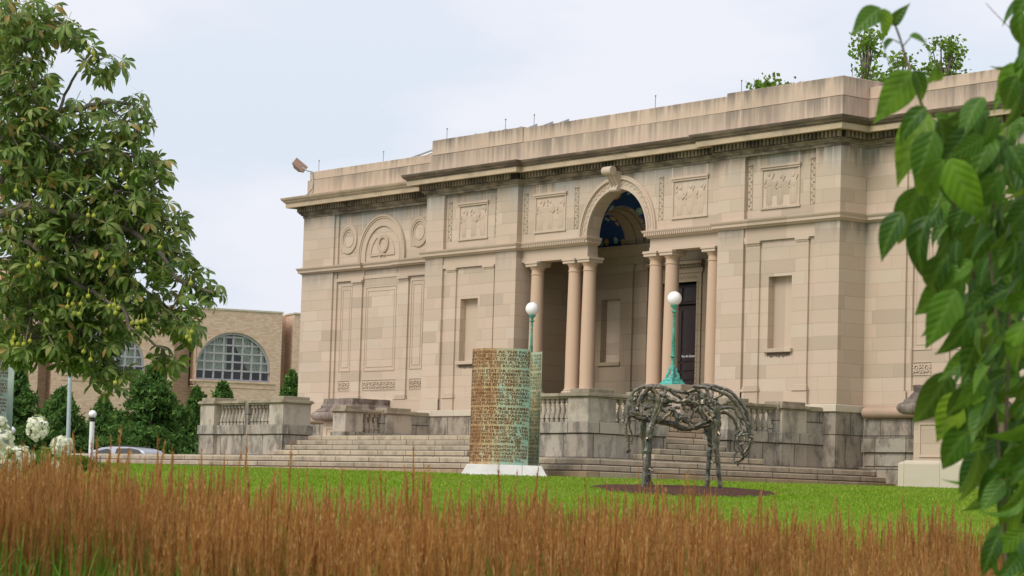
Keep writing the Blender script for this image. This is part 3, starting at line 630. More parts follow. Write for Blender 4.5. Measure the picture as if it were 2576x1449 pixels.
# --- wing bays: blind arch, medallions, pilasters, panels
def frame(b_, x0, x1, z0, z1, y, t=.025, d=.02):
    b_.box(x0, x0+t, y-d, y, z0, z1).box(x1-t, x1, y-d, y, z0, z1).box(x0+t, x1-t, y-d, y, z1-t, z1).box(x0+t, x1-t, y-d, y, z0, z0+t)
def rinceau(x0, x1, y):
    g = MB(); frame(g, x0, x1, 5.33, 5.70, y, .02, .02); n = max(1, round((x1-x0)/.40)); w_ = (x1-x0)/n
    for k in range(n):
        c = x0+w_*(k+.5)
        g.ring(c, 5.52, .075, .105, y-.035, y, 0, 2*PI, 16); g.blob((c, y, 5.52), (.04, .04, .055), 8, 5)
        for a in (-1, 1):
            g.ring(c+a*.14, 5.58, .03, .055, y-.03, y, 0, 2*PI, 12); g.ring(c+a*.13, 5.44, .025, .05, y-.03, y, 0, 2*PI, 12)
    g.build('carved_frieze_panel', M['smooth'], bld, smooth=True)
def wingbay(s):
    y = WING+.14; cx = s*13.88
    for a, b_ in ((-1.70, -1.11), (1.11, 1.70)):
        x0, x1 = cx+a, cx+b_
        q = MB().box(x0, x1, y-.07, y, 5.14, 9.06).build('pilaster', M['wall'], bld)
        MB().box(x0-.06, x1+.06, y-.12, y, 4.97, 5.04).box(x0-.03, x1+.03, y-.10, y, 5.04, 5.14).build('pilaster_base', M['smooth'], q, bevel=.008)
        cp = MB().box(x0, x1, y-.07, y, 9.06, 9.11).box(x0-.03, x1+.03, y-.13, y, 9.19, 9.27).box(x0-.02, x1+.02, y-.09, y, 9.11, 9.13)
        for k in range(7):
            c = x0+.04+(x1-x0-.08)*k/6; cp.box(c-.022, c+.022, y-.1, y, 9.13, 9.19)
        cp.build('pilaster_capital', M['smooth'], q)
    wallbox('wing_entablature', [(cx-2.7, cx-1.05, y-.08, y, 9.27, 9.38), (cx+1.05, cx+2.7, y-.08, y, 9.27, 9.38), (cx-1.05, cx+1.05, y-.02, y, 9.30, 9.42), (cx-2.7, cx-1.05, y-.04, y, 9.38, 9.64), (cx+1.05, cx+2.7, y-.04, y, 9.38, 9.64)], 'smooth')
    pf = MB()
    for x0, x1, z0, z1 in ((cx-2.50, cx-1.80, 6.02, 9.12), (cx-.93, cx+.93, 6.0, 9.0), (cx+1.82, cx+2.55, 6.02, 9.12)): frame(pf, x0, x1, z0, z1, y); frame(pf, x0+.12, x1-.12, z0+.14, z1-.14, y, .02, .015)
    pf.build('panel_mouldings', M['smooth'], bld)
    rinceau(cx-2.50, cx-1.74, y); rinceau(cx-1.0, cx+1.05, y); rinceau(cx+1.85, cx+2.6, y)
    ba = MB()
    for r0, r1, d in ((1.02, 1.09, .05), (1.09, 1.30, .03), (1.30, 1.36, .06), (1.36, 1.42, .09)): ba.ring(cx, 10.12, r0, r1, y-d, y, 0, PI, 44); ba.box(cx-r1, cx-r0, y-d, y, 9.88, 10.12).box(cx+r0, cx+r1, y-d, y, 9.88, 10.12)
    bo = ba.build('blind_arch', M['smooth'], bld, smooth=True)
    wr = MB().ring(cx+.03, 10.52, .20, .34, y-.06, y, 0, 2*PI, 32).ring(cx, 10.12, .70, .74, y-.03, y, .0, 1.05, 14).ring(cx, 10.12, .70, .74, y-.03, y, PI-1.05, PI, 14).box(cx-.74, cx-.25, y-.04, y, 10.09, 10.13).box(cx+.25, cx+.74, y-.04, y, 10.09, 10.13)
    for k in range(5): wr.blob((cx+.03+.07*(k-2), y-.03, 10.14-.02*abs(k-2)), (.05, .05, .05), 6, 5)
    for k in range(20): wr.blob((cx+.03+.27*math.cos(k*PI/10), y-.055, 10.52+.27*math.sin(k*PI/10)), (.035, .03, .03), 5, 4)
    wr.build('wreath', M['smooth'], bo, smooth=True)
    for dx in (-2.12, 2.17):
        md = MB().ring(cx+dx, 10.80, .43, .53, y-.05, y, 0, 2*PI, 36).ring(cx+dx, 10.80, .36, .43, y-.035, y, 0, 2*PI, 36).ring(cx+dx, 10.80, .27, .30, y-.02, y, 0, 2*PI, 30)
        frame(md, cx+dx-.5, cx+dx+.5, 10.30, 11.30, y, .03, .012); md.build('medallion', M['smooth'], bld, smooth=True)
wingbay(-1); wingbay(1)
# --- base courses
wallbox('plinth_course', [(-9.78, -4.75, -.10, .05, 4.30, 4.5), (4.75, 9.78, -.10, .05, 4.30, 4.5), (9.70, 9.78, .05, WING, 4.30, 4.5), (-9.78, -9.70, .05, WING, 4.30, 4.5)], 'plinth', bevel=.012)
wallbox('base_wall', [(-9.73, -4.75, -.05, .0, ZG, 4.30), (4.75, 9.73, -.05, .0, ZG, 4.30), (9.70, 9.74, .0, WING, ZG, 4.30)], 'base')
wallbox('dado_ledge', [(-9.72, -8.72, -.02, .03, 4.5, 4.88), (-5.84, -4.75, -.02, .03, 4.5, 4.88), (4.75, 5.84, -.02, .03, 4.5, 4.88), (8.72, 9.72, -.02, .03, 4.5, 4.88), (9.70, 9.72, .03, WING, 4.5, 4.88),
                       (-18.80, -16.6, WING-.02, WING+.03, ZG, 4.95), (-11.1, -9.72, WING-.02, WING+.03, ZG, 4.95), (9.72, 11.3, WING-.02, WING+.03, 4.2, 4.90), (-16.6, -11.1, WING+.05, WING+.15, ZG, 4.97), (11.3, 16.7, WING+.05, WING+.15, 4.2, 4.90)], 'wall')
tor = [(0, 4.16), (.08, 4.15), (.15, 4.18), (.20, 4.25), (.21, 4.32), (.19, 4.39), (.13, 4.44), (.06, 4.455), (.05, 4.50), (0, 4.50)]
tm = plain('smooth torus stone', (0.46, 0.32, 0.24), (0.38, 0.29, 0.21), 0.85, 0.2, 1.2)
MB().sweep(tor, [(9.86, WING-.02), (12.95, WING-.02)]).build('base_torus', tm, bld, smooth=True)
MB().sweep(tor, [(-18.9, 8), (-18.9, WING-.02), (-9.8, WING-.02)]).build('base_torus', tm, bld, smooth=True)
wallbox('base_slabs', [(9.8, 12.95, WING-.04, WING+.1, 3.62, 4.14), (9.8, 12.95, WING-.14, WING+.1, 3.22, 3.60), (9.8, 12.95, WING-.07, WING+.1, 2.84, 3.20), (9.8, 12.95, WING-.25, WING+.1, 2.0, 2.80)], 'base')
wallbox('base_slabs', [(-18.9, -9.8, WING-.1, WING+.1, ZG, 4.14)], 'base')

# ================================================================ statue plinths before the wings
def plinth_thing(cx, label):
    t = thing('statue_plinth', label, 'plinth', (cx, 0.2, 2.2), 'empty statue plinths before the museum wings')
    a = M['wall']; w_ = .88
    MB().box(cx-w_, cx+w_, -.47, 1.12, 2.2, 4.16).build('body', a, t)
    f = MB(); frame(f, cx-w_+.2, cx+w_-.2, 3.05, 3.95, -.47, .05, .03)
    for q in ((-.25, .85),): f.box(cx+w_, cx+w_+.03, q[0], q[0]+.05, 3.05, 3.95).box(cx+w_, cx+w_+.03, q[1]-.05, q[1], 3.05, 3.95).box(cx+w_, cx+w_+.03, q[0], q[1], 3.9, 3.95)
    f.build('panel', M['smooth'], t)
    MB().box(cx-w_-.25, cx+w_+.25, -.80, 1.1, 2.1, 2.88).taper(cx, .16, 2.88, 2.96, w_+.25, .95, w_+.1, .8).build('base_block', M['plinth'], t, bevel=.02)
    pr = [(0, 4.16), (.20, 4.17), (.28, 4.22), (.33, 4.30), (.33, 4.38), (.28, 4.46), (.2, 4.5)]
    loop = [(cx-w_, 1.12), (cx-w_, -.47), (cx+w_, -.47), (cx+w_, 1.12)]
    MB().sweep(pr, loop).box(cx-w_, cx+w_, -.47, 1.1, 4.16, 4.49).build('torus', M['eroded'], t, smooth=True)
    g = MB(); prf = [(.22, 4.50), (.20, 4.56), (.10, 4.62), (.06, 4.70), (.0, 4.76), (.01, 4.94), (-.1, 4.96)]
    n = 60; per = []
    for i in range(n):
        q = i/(n-1)*(1.59+2*w_+1.59)
        per.append((cx-w_, 1.12-q) if q < 1.59 else ((cx-w_+q-1.59, -.47) if q < 1.59+2*w_ else (cx+w_, -.47+q-1.59-2*w_)))
    vs = []; fs = []
    for (x, y) in per:
        for p, z in prf:
            k = .08*mnoise.noise(Vector((x*3, y*3, z*7))) if 4.5 < z < 4.95 else .03*mnoise.noise(Vector((x*3, y*3, z*7)))
            dx = -1 if x <= cx-w_+.01 else (1 if x >= cx+w_-.01 else 0); dy = -1 if y <= -.46 else 0
            vs.append((x+dx*(p+k), y+dy*(p+k), z+.02*mnoise.noise(Vector((x*6, y*6, 0)))))
    m_ = len(prf)
    for i in range(n-1):
        for j in range(m_-1): fs.append((i*m_+j, (i+1)*m_+j, (i+1)*m_+j+1, i*m_+j+1))
    fs.append(tuple(i*m_+m_-1 for i in range(n)))
    g.add(vs, fs).build('eroded_cap', M['eroded'], t)
plinth_thing(-13.9, 'eroded dark topped stone plinth standing before the left wing, behind the balustrade')
plinth_thing(13.9, 'eroded stone plinth on a pale block before the right wing, half hidden by vine leaves')

# ================================================================ terrace and balustrades
ter = thing('terrace', 'grey weathered stone terrace with broad flights of steps in front of the museum', 'terrace', (0, -4, 2.2))
def tb(name, args, mat, **k):
    b_ = MB()
    for a in args: b_.box(*a)
    return b_.build(name, M[mat], ter, **k)
tb('kerb', [(-19.6, 11.20, -10.20, -9.0, 1.6, 2.365), (10.0, 11.20, -9.0, .80, 1.6, 2.365)], 'kerb', bevel=.012)
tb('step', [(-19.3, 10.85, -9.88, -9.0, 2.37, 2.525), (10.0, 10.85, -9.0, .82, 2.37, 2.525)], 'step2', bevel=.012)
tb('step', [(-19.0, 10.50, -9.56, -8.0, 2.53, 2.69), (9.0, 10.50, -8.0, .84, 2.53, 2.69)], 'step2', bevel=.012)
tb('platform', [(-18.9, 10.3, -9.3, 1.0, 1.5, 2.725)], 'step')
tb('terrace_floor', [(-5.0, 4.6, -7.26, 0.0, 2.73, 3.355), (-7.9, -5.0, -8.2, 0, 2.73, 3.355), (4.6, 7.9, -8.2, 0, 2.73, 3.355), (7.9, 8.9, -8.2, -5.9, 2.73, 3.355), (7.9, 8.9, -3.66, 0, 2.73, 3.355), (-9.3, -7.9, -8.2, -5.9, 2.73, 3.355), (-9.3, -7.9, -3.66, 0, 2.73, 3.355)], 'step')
for k in range(4):       # front flight, then side flights
    z = 2.73+.157*(k+1)
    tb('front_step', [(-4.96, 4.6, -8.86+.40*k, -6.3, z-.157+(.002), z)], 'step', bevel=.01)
for k in range(4):
    z = 2.73+.157*(k+1); X1 = (9.98, 9.64, 9.26, 8.92, 8.58, 8.24)[k]; Y0_, Y1_ = ((-6.9, -3.0), (-6.42, -3.35), (-5.84, -3.72))[min(k, 2)]
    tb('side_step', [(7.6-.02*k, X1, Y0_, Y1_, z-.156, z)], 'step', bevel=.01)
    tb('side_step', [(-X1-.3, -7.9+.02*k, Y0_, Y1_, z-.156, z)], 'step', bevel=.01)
for s_ in (-1, 1):
    tb('lamp_block', [(s_*3.35, s_*4.32, -.92, -.35, 3.34, 4.93)], 'ped')
    tb('lamp_block_cap', [(s_*3.30, s_*4.37, -.97, -.3, 4.93, 5.10)], 'rail', bevel=.01)
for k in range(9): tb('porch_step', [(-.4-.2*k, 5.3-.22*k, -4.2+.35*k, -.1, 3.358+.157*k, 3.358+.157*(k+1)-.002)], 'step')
BAL = None
def balprofile(x, y, z0, h=.62):
    p = [(.035, .10), (.05, .13), (.075, .20), (.08, .26), (.072, .34), (.05, .44), (.036, .53), (.036, .57), (.055, .59), (.055, .61), (.04, .62)]
    b_ = MB(); s_ = h/.72
    b_.lathe([(r, z*s_) for r, z in p], (x, y, z0), 8)
    b_.box(x-.07, x+.07, y-.07, y+.07, z0, z0+.10*s_).box(x-.075, x+.075, y-.075, y+.075, z0+.13*s_, z0+.24*s_).box(x-.065, x+.065, y-.065, y+.065, z0+.62*s_, z0+.72*s_)
    return b_
ZL = 3.66
def balustrade(label, cx, cy, runs, peds, walls, group='stone balustrades round the terrace'):
    """runs: ('x'|'y', fixed, a, b) baluster lines, peds: (x0,x1,y0,y1) pedestals, walls: solid lengths"""
    t = thing('balustrade', label, 'balustrade', (cx, cy, 2.7), group)
    for ax, f, a, b_, th in runs:
        bx = (lambda a_, b__, h0, h1, z0, z1: (a_, b__, f+h0, f+h1, z0, z1)) if ax == 'x' else (lambda a_, b__, h0, h1, z0, z1: (f+h0, f+h1, a_, b__, z0, z1))
        MB().box(*bx(a, b_, -th/2-.05, th/2+.05, ZL-.29, ZL)).build('plinth_rail', M['terr'], t, bevel=.01)
        MB().box(*bx(a, b_, -th/2, th/2, 2.73, ZL-.29)).build('under_wall', M['terr'], t)
        r_ = MB().box(*bx(a, b_, -th/2, th/2, ZL+.62, ZL+.67)).box(*bx(a, b_, -th/2-.05, th/2+.05, ZL+.67, ZL+.73)).box(*bx(a, b_, -th/2-.02, th/2+.02, ZL+.73, ZL+.755)).build('top_rail', M['rail'], t, bevel=.008)
        n = max(2, round((b_-a)/.205)); first = None
        for k in range(n):
            c = a+(b_-a)*(k+.5)/n; x, y = (c, f) if ax == 'x' else (f, c)
            if first is None: first = balprofile(0, 0, 0).build('baluster', M['ped'], None, smooth=True); o = first; first.parent = t
            else: o = first.copy(); C.objects.link(o); o.parent = t
            o.location = Vector((x, y, ZL))-org(t)
    for x0, x1, y0, y1 in peds:
        MB().box(x0-.06, x1+.06, y0-.06, y1+.06, ZL-.29, ZL).box(x0-.02, x1+.02, y0-.02, y1+.02, 2.73, ZL-.29).build('pedestal_foot', M['terr'], t, bevel=.01)
        q = MB().box(x0, x1, y0, y1, ZL, ZL+.62).build('pedestal', M['ped'], t, bevel=.01)
        MB().box(x0-.02, x1+.02, y0-.02, y1+.02, ZL+.62, ZL+.66).box(x0-.07, x1+.07, y0-.07, y1+.07, ZL+.66, ZL+.735).box(x0-.04, x1+.04, y0-.04, y1+.04, ZL+.735, ZL+.76).box(x0+.03, x1-.03, y0+.03, y1-.03, ZL+.76, ZL+.86).build('pedestal_cap', M['rail'], q, bevel=.01)
    for x0, x1, y0, y1 in walls:
        MB().box(x0-.04, x1+.04, y0, y1, ZL-.29, ZL).box(x0, x1, y0, y1, 2.73, ZL-.29).box(x0, x1, y0, y1, ZL, ZL+.64).build('solid_wall', M['terr'], t)
        MB().box(x0-.05, x1+.05, y0, y1, ZL+.64, ZL+.73).box(x0-.02, x1+.02, y0, y1, ZL+.73, ZL+.755).build('wall_coping', M['rail'], t)
balustrade('stone balustrade standing alone left of the front steps, before the brick building', -7.3, -8.3,
           [('x', -8.28, -8.90, -7.30, .30), ('x', -8.28, -7.12, -5.74, .30)], [(-9.72, -8.90, -8.56, -7.7), (-5.74, -4.98, -8.56, -7.55)], [(-7.30, -7.12, -8.43, -8.13), (-9.6, -9.2, -7.7, -5.85)])
balustrade('stone balustrade with pale corner pedestal between the branch horse and the rusted text plate', 8.0, -8.2,
           [('x', -8.28, 5.44, 8.45, .30), ('y', 9.0, -7.58, -6.74, .30)], [(4.66, 5.44, -8.56, -7.55), (8.45, 9.27, -8.56, -7.62), (8.55, 9.25, -6.74, -5.88)], [])
balustrade('darker stone balustrade running back to the right pier, beside the horse head', 9.0, -1.8,
           [('y', 9.0, -2.85, -1.78, .30)], [(8.45, 9.27, -3.68, -2.85), (8.50, 9.27, -1.66, -.70)], [(8.83, 9.24, -.70, -.02), (8.83, 9.2, -1.78, -1.66)])
balustrade('short stone balustrade beyond the front steps, below the eroded plinth of the left wing', -9.3, -1.8,
           [('y', -9.3, -2.80, -2.0, .30)], [(-9.75, -9.03, -3.50, -2.80), (-9.75, -9.03, -1.85, -.82)], [(-9.5, -9.1, -.82, -.02), (-9.5, -9.12, -2.0, -1.85)])

# ================================================================ lamps
def globe_lamp(x, y, z, label):
    t = thing('globe_lamp', label, 'lamp', (x, y, z), 'verdigris globe lamps before the porch')
    b_ = MB()
    for a0, a1, z0, z1 in ((.28, .27, 0, .05), (.26, .20, .05, .13), (.21, .20, .13, .17), (.17, .13, .17, .22)): b_.taper(x, y, z+z0, z+z1, a0, a0, a1, a1)
    for k in range(4):
        a = PI/4+k*PI/2; c, s_ = math.cos(a), math.sin(a)
        b_.tube([(x+.19*c, y+.19*s_, z+.20), (x+.16*c, y+.16*s_, z+.30), (x+.10*c, y+.10*s_, z+.38), (x+.11*c, y+.11*s_, z+.46), (x+.05*c, y+.05*s_, z+.50)], [.04, .045, .04, .035, .02], 6)
        b_.blob((x+.17*c, y+.17*s_, z+.22), (.06, .06, .06), 7, 5)
    b_.lathe([(.10, .15), (.07, .3), (.05, .42), (.08, .50), (.08, .55), (.05, .58)], (x, y, z), 12)
    b_.build('base', M['verd2'], t, smooth=True)
    MB().lathe([(.05, .57), (.055, .62), (.045, .66), (.055, .72), (.05, .78), (.045, .80), (.10, .835), (.10, .85), (.05, .87), (.055, .9), (.052, 1.33), (.058, 1.34), (.058, 1.36), (.045, 1.37), (.035, 2.0), (.045, 2.01), (.045, 2.05), (.035, 2.07), (.045, 2.14), (.085, 2.155), (.085, 2.18), (.04, 2.2), (.045, 2.25), (.12, 2.33), (.12, 2.35), (.06, 2.36)], (x, y, z), 16).build('post', M['verdigris'], t, smooth=True)
    MB().blob((x, y, z+2.55), (.213, .213, .213), 28, 18).build('globe', M['globe'], t, smooth=True)
globe_lamp(3.66, -.66, 5.10, 'green lamp post with a white globe in front of the dark door, above the horse')
globe_lamp(-3.34, -.40, 5.10, 'green lamp post with a white globe rising behind the rusted text plate')

# ================================================================ roof things
fl = thing('floodlight', 'brown boxy floodlight tilted over the left corner of the museum parapet', 'floodlight', (-18.6, 1.2, 13.2))
fc = Vector((-19.15, 1.0, 13.72)); rot = Matrix.Rotation(math.radians(38), 4, FG) @ Matrix.Rotation(AL+.35, 4, 'Z')
b_ = MB().box(-.27, .27, -.20, .20, -.12, .16).taper(0, 0, -.20, -.12, .12, .1, .22, .16); b_.v = [tuple(fc+rot@Vector(p)) for p in b_.v]; b_.build('housing', M['copper'], fl, bevel=.01)
MB().tube([fc+Vector((.22, .0, -.10)), (-18.75, 1.1, 13.50), (-18.45, 1.1, 13.45), (-18.35, 1.10, 13.1), (-18.32, 1.06, 12.8), (-18.5, .98, 12.6), (-18.8, .9, 12.5)], .022, 6).build('bracket', M['metal'], fl)
RODS = ((-18.3, 1.3, 13.45, .42, 'beside the brown floodlight at the left corner'), (-14.2, 1.3, 13.45, .38, 'over the middle of the left wing'), (-9.1, .3, 13.66, .38, 'at the left end of the tall part of the parapet'),
        (-5.9, .3, 13.66, .38, 'over the left window bay, first of a close pair'), (-4.4, .3, 13.62, .42, 'left of the arch, second of a close pair'), (1.5, .3, 13.62, .40, 'nearest above the arch keystone'),
        (5.3, .3, 13.70, .36, 'by the small jog in the parapet right of the arch'), (9.3, .8, 13.70, .32, 'at the right corner of the tall parapet, before the roof trees'), (18.3, 1.4, 13.48, .5, 'at the far right by the glazed roof'))
for x, y, z, h, where in RODS:
    tag(MB().tube([(x, y, z), (x, y, z+h)], .012, 5).blob((x, y, z+h), (.03, .03, .03), 6, 4).build('lightning_rod', M['metal']), 'thin lightning rod '+where, 'lightning rod', 'lightning rods along the parapet')

# ================================================================ perforated text plates
LINES = ["THE ARE SINGING AS THE PALE", "THE THREE CLOUD APPEARS", "BEATEN IN THE MIDST OF SEEN SITES", "THE PORTRAIT IS SEEN A TRIPLE", "DE L'IMAGE AGED IN 75 ROCHE AUT", "",
 "TELS DENS SON ETAT OR COMPOSI-", "METER, 1/ETS TOUTE MOUVEMENT SUR", "APPEL ELEVE CEUX CHOSE AVEC ECO-", "COMPOSEES DE TOUTES LETTRES, AINSI", "METERS D NATURE EST L'ESPECE OU", "",
 "BAUSCH AND LOMB UNICUMS, AUTO-", "TESSARS, CINEMASCOPES, CONVERT-", "IBLES, MICROTOMES, AERO TESSARS", "PLASTIGMATS, MICRO MACROS, PRO-", "TARS, CLEARS PLANATOGRAPHS...", "",
 "THE ONLY PICTURE MAKING", "TO BE ALONE IS ALL THE INHABI-", "STREETS. THE CITY AND PASSION", "PROPHETS AND REFORMERS ARE ALL", "OF THIS ABILITY IS THE SECRET OF...", "",
 "MISS ANTHONY ENTERED THE UNI-", "TED AT HALF PAST 10 O'CLOCK THIS", "TOOK HER SEAT WITH RAISED VEIL... THE", "HAT, A PURPLE FROCK, DARK CLOTH", "AND A VELVET PLAID COMFORTER...", "",
 "THE OBJECT OF MY INVENTION IS TO", "NUMBERS OF PHOTOGRAPHIC VIEWS", "AT ANY TIME\" \"THE ADVANTAGES", "ROLLED FILMS POSSESS OVER", "THE PLATES ARE TOO OBVIOUS TO..."]
def text_plate(cx, cy, zb, h, rad, slab, label, seam, mir=True, ang0=2.2):
    """curved plate open at a seam; c = centre; directions measured from the way to the camera"""
    t = thing('text_plate', label, 'sculpture', (cx, cy, zb), 'curved metal plates of cut letters')
    face = math.atan2(CAM.y-cy, CAM.x-cx)          # direction of the camera
    # outer sheet: from the seam round the left side to the back; inner sheet seen right of the seam
    A0 = face+seam; A1 = face-ang0-seam*0             # going clockwise (towards picture left)
    def pt(a, r, z): return (cx+r*math.cos(a), cy+r*math.sin(a)*1.0, z)
    def sheet(a0, a1, r, n=40, off=(0, 0)):
        b_ = MB(); vs = []; fs = []
        for i in range(n+1):
            a = a0+(a1-a0)*i/n
            for q in (r, r-.012):
                for z in (zb+.28, zb+.28+h): x, y, zz = pt(a, q, z); vs.append((x+off[0], y+off[1], zz))
        for i in range(n):
            q = 4*i; fs += [(q, q+4, q+5, q+1), (q+2, q+3, q+7, q+6), (q+1, q+5, q+7, q+3), (q, q+2, q+6, q+4)]
        fs += [(0, 1, 3, 2), (4*n, 4*n+2, 4*n+3, 4*n+1)]
        return b_.add(vs, fs)
    side = Vector((-math.sin(face), math.cos(face), 0))       # picture right
    o1 = sheet(face+seam, face-PI*.62, rad).build('plate', M['plate' if mir else 'plate3'], t, smooth=True)
    off = side*0.0
    o2 = sheet(face+1.50, face+PI*1.05, rad*.985, 30, (off.x, off.y)).build('plate', M['plate2' if mir else 'plate3'], t, smooth=True)
    nl = len(LINES); gap = .45; tot = sum(gap if l == "" else 1 for l in LINES)+.6; lh = (h-.06)/tot; z = zb+.28+h-.06-lh*.75
    mb = MB(); mb2 = MB(); arc = rad*(seam+PI*.55)
    for l in LINES:
        if l == "": z -= lh*gap; continue
        V, F = text_mesh(l, lh*1.08, .0035*lh/.09)
        wdt = max(.1, V[:, 0].max()); k = arc/wdt*(.99 if not l.endswith('...') else .93); k = min(k, 1.6)
        # letters end at the seam and run back to the left round the plate
        aa = face+seam-.03-(wdt-V[:, 0])*k/rad - (0.12 if l.endswith('...') else 0)
        mb.add([pt(a, rad+.003, z+y) for a, y in zip(aa, V[:, 1])], F)
        if mir:   # inner side of the back sheet, letters reversed
            sel = wdt-V[:, 0]; a2 = face+1.62+sel*k/rad*.9; rr = rad*.985-.016
            keep = [f for f in F if max(sel[i] for i in f)*k/rad*.9 < 1.4]
            mb2.add([(cx+off.x+rr*math.cos(a), cy+off.y+rr*math.sin(a), z+y) for a, y in zip(a2, V[:, 1])], keep)
        z -= lh
    mb.build('lettering', M['letter'], o1)
    if mir: mb2.build('lettering', M['letter2'], o2)
    if slab:
        ux, uy = side.x, side.y; fx, fy = math.cos(face), math.sin(face)
        def q(a, b_, z): return (cx+off.x*.5+ux*a+fx*b_, cy+off.y*.5+uy*a+fy*b_, z)
        W0, W1 = slab
        for a, c in ((-1, .38), (.385, 1)):
            vs = [q(a*W0, -W0, zb-.15), q(c*W0, -W0, zb-.15), q(c*W0, W0, zb-.15), q(a*W0, W0, zb-.15),
                  q(a*W1 if a == -1 else a*W0, -W1, zb+.28), q(c*W1 if c == 1 else c*W0, -W1, zb+.28), q(c*W1 if c == 1 else c*W0, W1, zb+.28), q(a*W1 if a == -1 else a*W0, W1, zb+.28)]
            MB().add(vs, [(0, 3, 2, 1), (4, 5, 6, 7), (0, 1, 5, 4), (1, 2, 6, 5), (2, 3, 7, 6), (3, 0, 4, 7)]).build('base_slab', M['white_stone'], t, bevel=.01)
    return t
p = at(1268, 1195, 62)
text_plate(p.x, p.y, gz(p.x, p.y)-.02, 2.83, .865, (1.14, .90), 'tall rusted and green text plate on a white slab in the middle of the lawn', .72)
p = at(-50, 1160, 52)
text_plate(p.x, p.y, gz(p.x, p.y)+.0, 2.35, .62, (1.0, .8), 'pale green text plate cut off by the left edge, behind the white flowers', .9, False)

# ================================================================ branch horse
HD = 50.0
hroot = at(1732, 1234, HD); hz0 = gz(hroot.x, hroot.y)
horse = thing('horse_sculpture', 'life size horse of bronze cast branches, head lowered, standing on a mulch patch', 'sculpture', (hroot.x, hroot.y, hz0))
def HP(x, y, dep=0.0):      # crop pixel of the close-up -> point; dep metres away from the camera (side of the body)
    return at((2200+x*.3588)/1.49068, (1380+y*.3588)/1.49068, HD) + FG*dep
HS = .3588/1.49068/F25*HD
hr = random.Random(3)
def stick(mb, pts, r, dep=0, n=7, rough=True):
    P_ = []
    m_ = len(pts)
    for i in range((m_-1)*4+1):       # smooth through the points
        t = i/4; k = min(int(t), m_-2); f = t-k
        g = [pts[max(k-1, 0)], pts[k], pts[k+1], pts[min(k+2, m_-1)]]
        c = [.5*((2*g[1][j])+(-g[0][j]+g[2][j])*f+(2*g[0][j]-5*g[1][j]+4*g[2][j]-g[3][j])*f*f+(-g[0][j]+3*g[1][j]-3*g[2][j]+g[3][j])*f**3) for j in range(2)]
        d0 = dep if not hasattr(dep, '__len__') else dep[0]+(dep[1]-dep[0])*t/(m_-1)
        w_ = HS*r*1.22; q = HP(c[0], c[1], d0)
        if rough and 0 < i < (m_-1)*4: q = q+Vector((hr.uniform(-1, 1), hr.uniform(-1, 1), hr.uniform(-1, 1)))*w_*(.28 if r < 24 else .14)
        P_.append((q, w_*(1-.35*t/(m_-1))*hr.uniform(.85, 1.15)))
    mb.tube([a for a, _ in P_], [b for _, b in P_], n)
    if len(P_) > 5 and rough:
        for _ in range(4 if m_ > 3 else 2):
            k = hr.randrange(2, len(P_)-2); q = P_[k][0]; v = Vector((hr.uniform(-1, 1), hr.uniform(-1, 1), hr.uniform(-.7, 1))).normalized()*P_[k][1]*hr.uniform(2, 3.2)
            mb.tube([q, q+v], [P_[k][1]*.6, P_[k][1]*.35], 5)
body = MB(); B = [
 ([(425, 520), (430, 400), (450, 320), (490, 250), (560, 200), (660, 182), (760, 195)], 17, -.05), ([(640, 190), (760, 190), (860, 222), (960, 245), (1060, 246), (1150, 232), (1200, 270)], 19, 0),
 ([(800, 215), (900, 235), (1000, 255), (1120, 275)], 15, .12), ([(560, 215), (680, 200), (790, 225)], 16, -.2), ([(470, 300), (450, 380), (460, 460), (540, 490), (640, 510)], 15, -.22),
 ([(440, 330), (415, 420), (425, 520), (470, 560)], 12, .15), ([(640, 225), (570, 300), (525, 390), (530, 470), (600, 500)], 20, -.25), ([(500, 330), (590, 270), (690, 300), (740, 380)], 17, .2),
 ([(650, 200), (700, 260), (735, 330), (720, 430), (690, 500)], 25, -.28), ([(820, 225), (795, 300), (770, 390), (725, 500), (690, 570)], 17, -.30), ([(600, 430), (660, 410), (720, 440), (800, 440)], 18, -.1),
 ([(850, 225), (905, 280), (960, 310), (1030, 350)], 17, -.25), ([(830, 320), (930, 350), (1050, 350), (1150, 375), (1180, 440)], 23, -.28), ([(780, 380), (840, 370), (850, 310), (810, 300)], 14, -.2),
 ([(700, 545), (830, 575), (940, 600), (1050, 640), (1160, 600), (1300, 545)], 26, -.1), ([(760, 520), (850, 560), (960, 620), (1080, 640), (1230, 610), (1320, 570)], 20, .15), ([(720, 560), (800, 530), (900, 440), (960, 420)], 22, -.2),
 ([(900, 470), (980, 520), (1080, 575), (1180, 600)], 24, .1), ([(960, 480), (1040, 520), (1120, 480), (1100, 400)], 16, .2), ([(1120, 270), (1085, 310), (1100, 370), (1160, 350), (1140, 290)], 13, -.15),
 ([(1160, 235), (1205, 330), (1190, 410), (1240, 500), (1300, 560)], 22, -.25), ([(1190, 260), (1240, 330), (1290, 400), (1340, 440)], 18, .2), ([(1060, 250), (1150, 235), (1215, 300), (1180, 400), (1130, 450)], 16, .05),
 ([(1240, 215), (1280, 320), (1330, 400), (1345, 470)], 18, -.15), ([(1200, 420), (1290, 480), (1330, 540), (1310, 620)], 22, -.2), ([(1170, 430), (1215, 500), (1240, 550)], 16, .22),
 ([(850, 430), (920, 470), (930, 560), (960, 610)], 15, -.3), ([(1010, 380), (1010, 430), (1060, 440)], 20, -.2), ([(560, 490), (620, 540), (720, 560), (800, 545)], 22, .2),
 ([(470, 480), (540, 520), (620, 530)], 22, .05), ([(1300, 470), (1370, 480), (1400, 560), (1390, 650)], 18, .2)]
for p_, r, d in B: stick(body, p_, r, d)
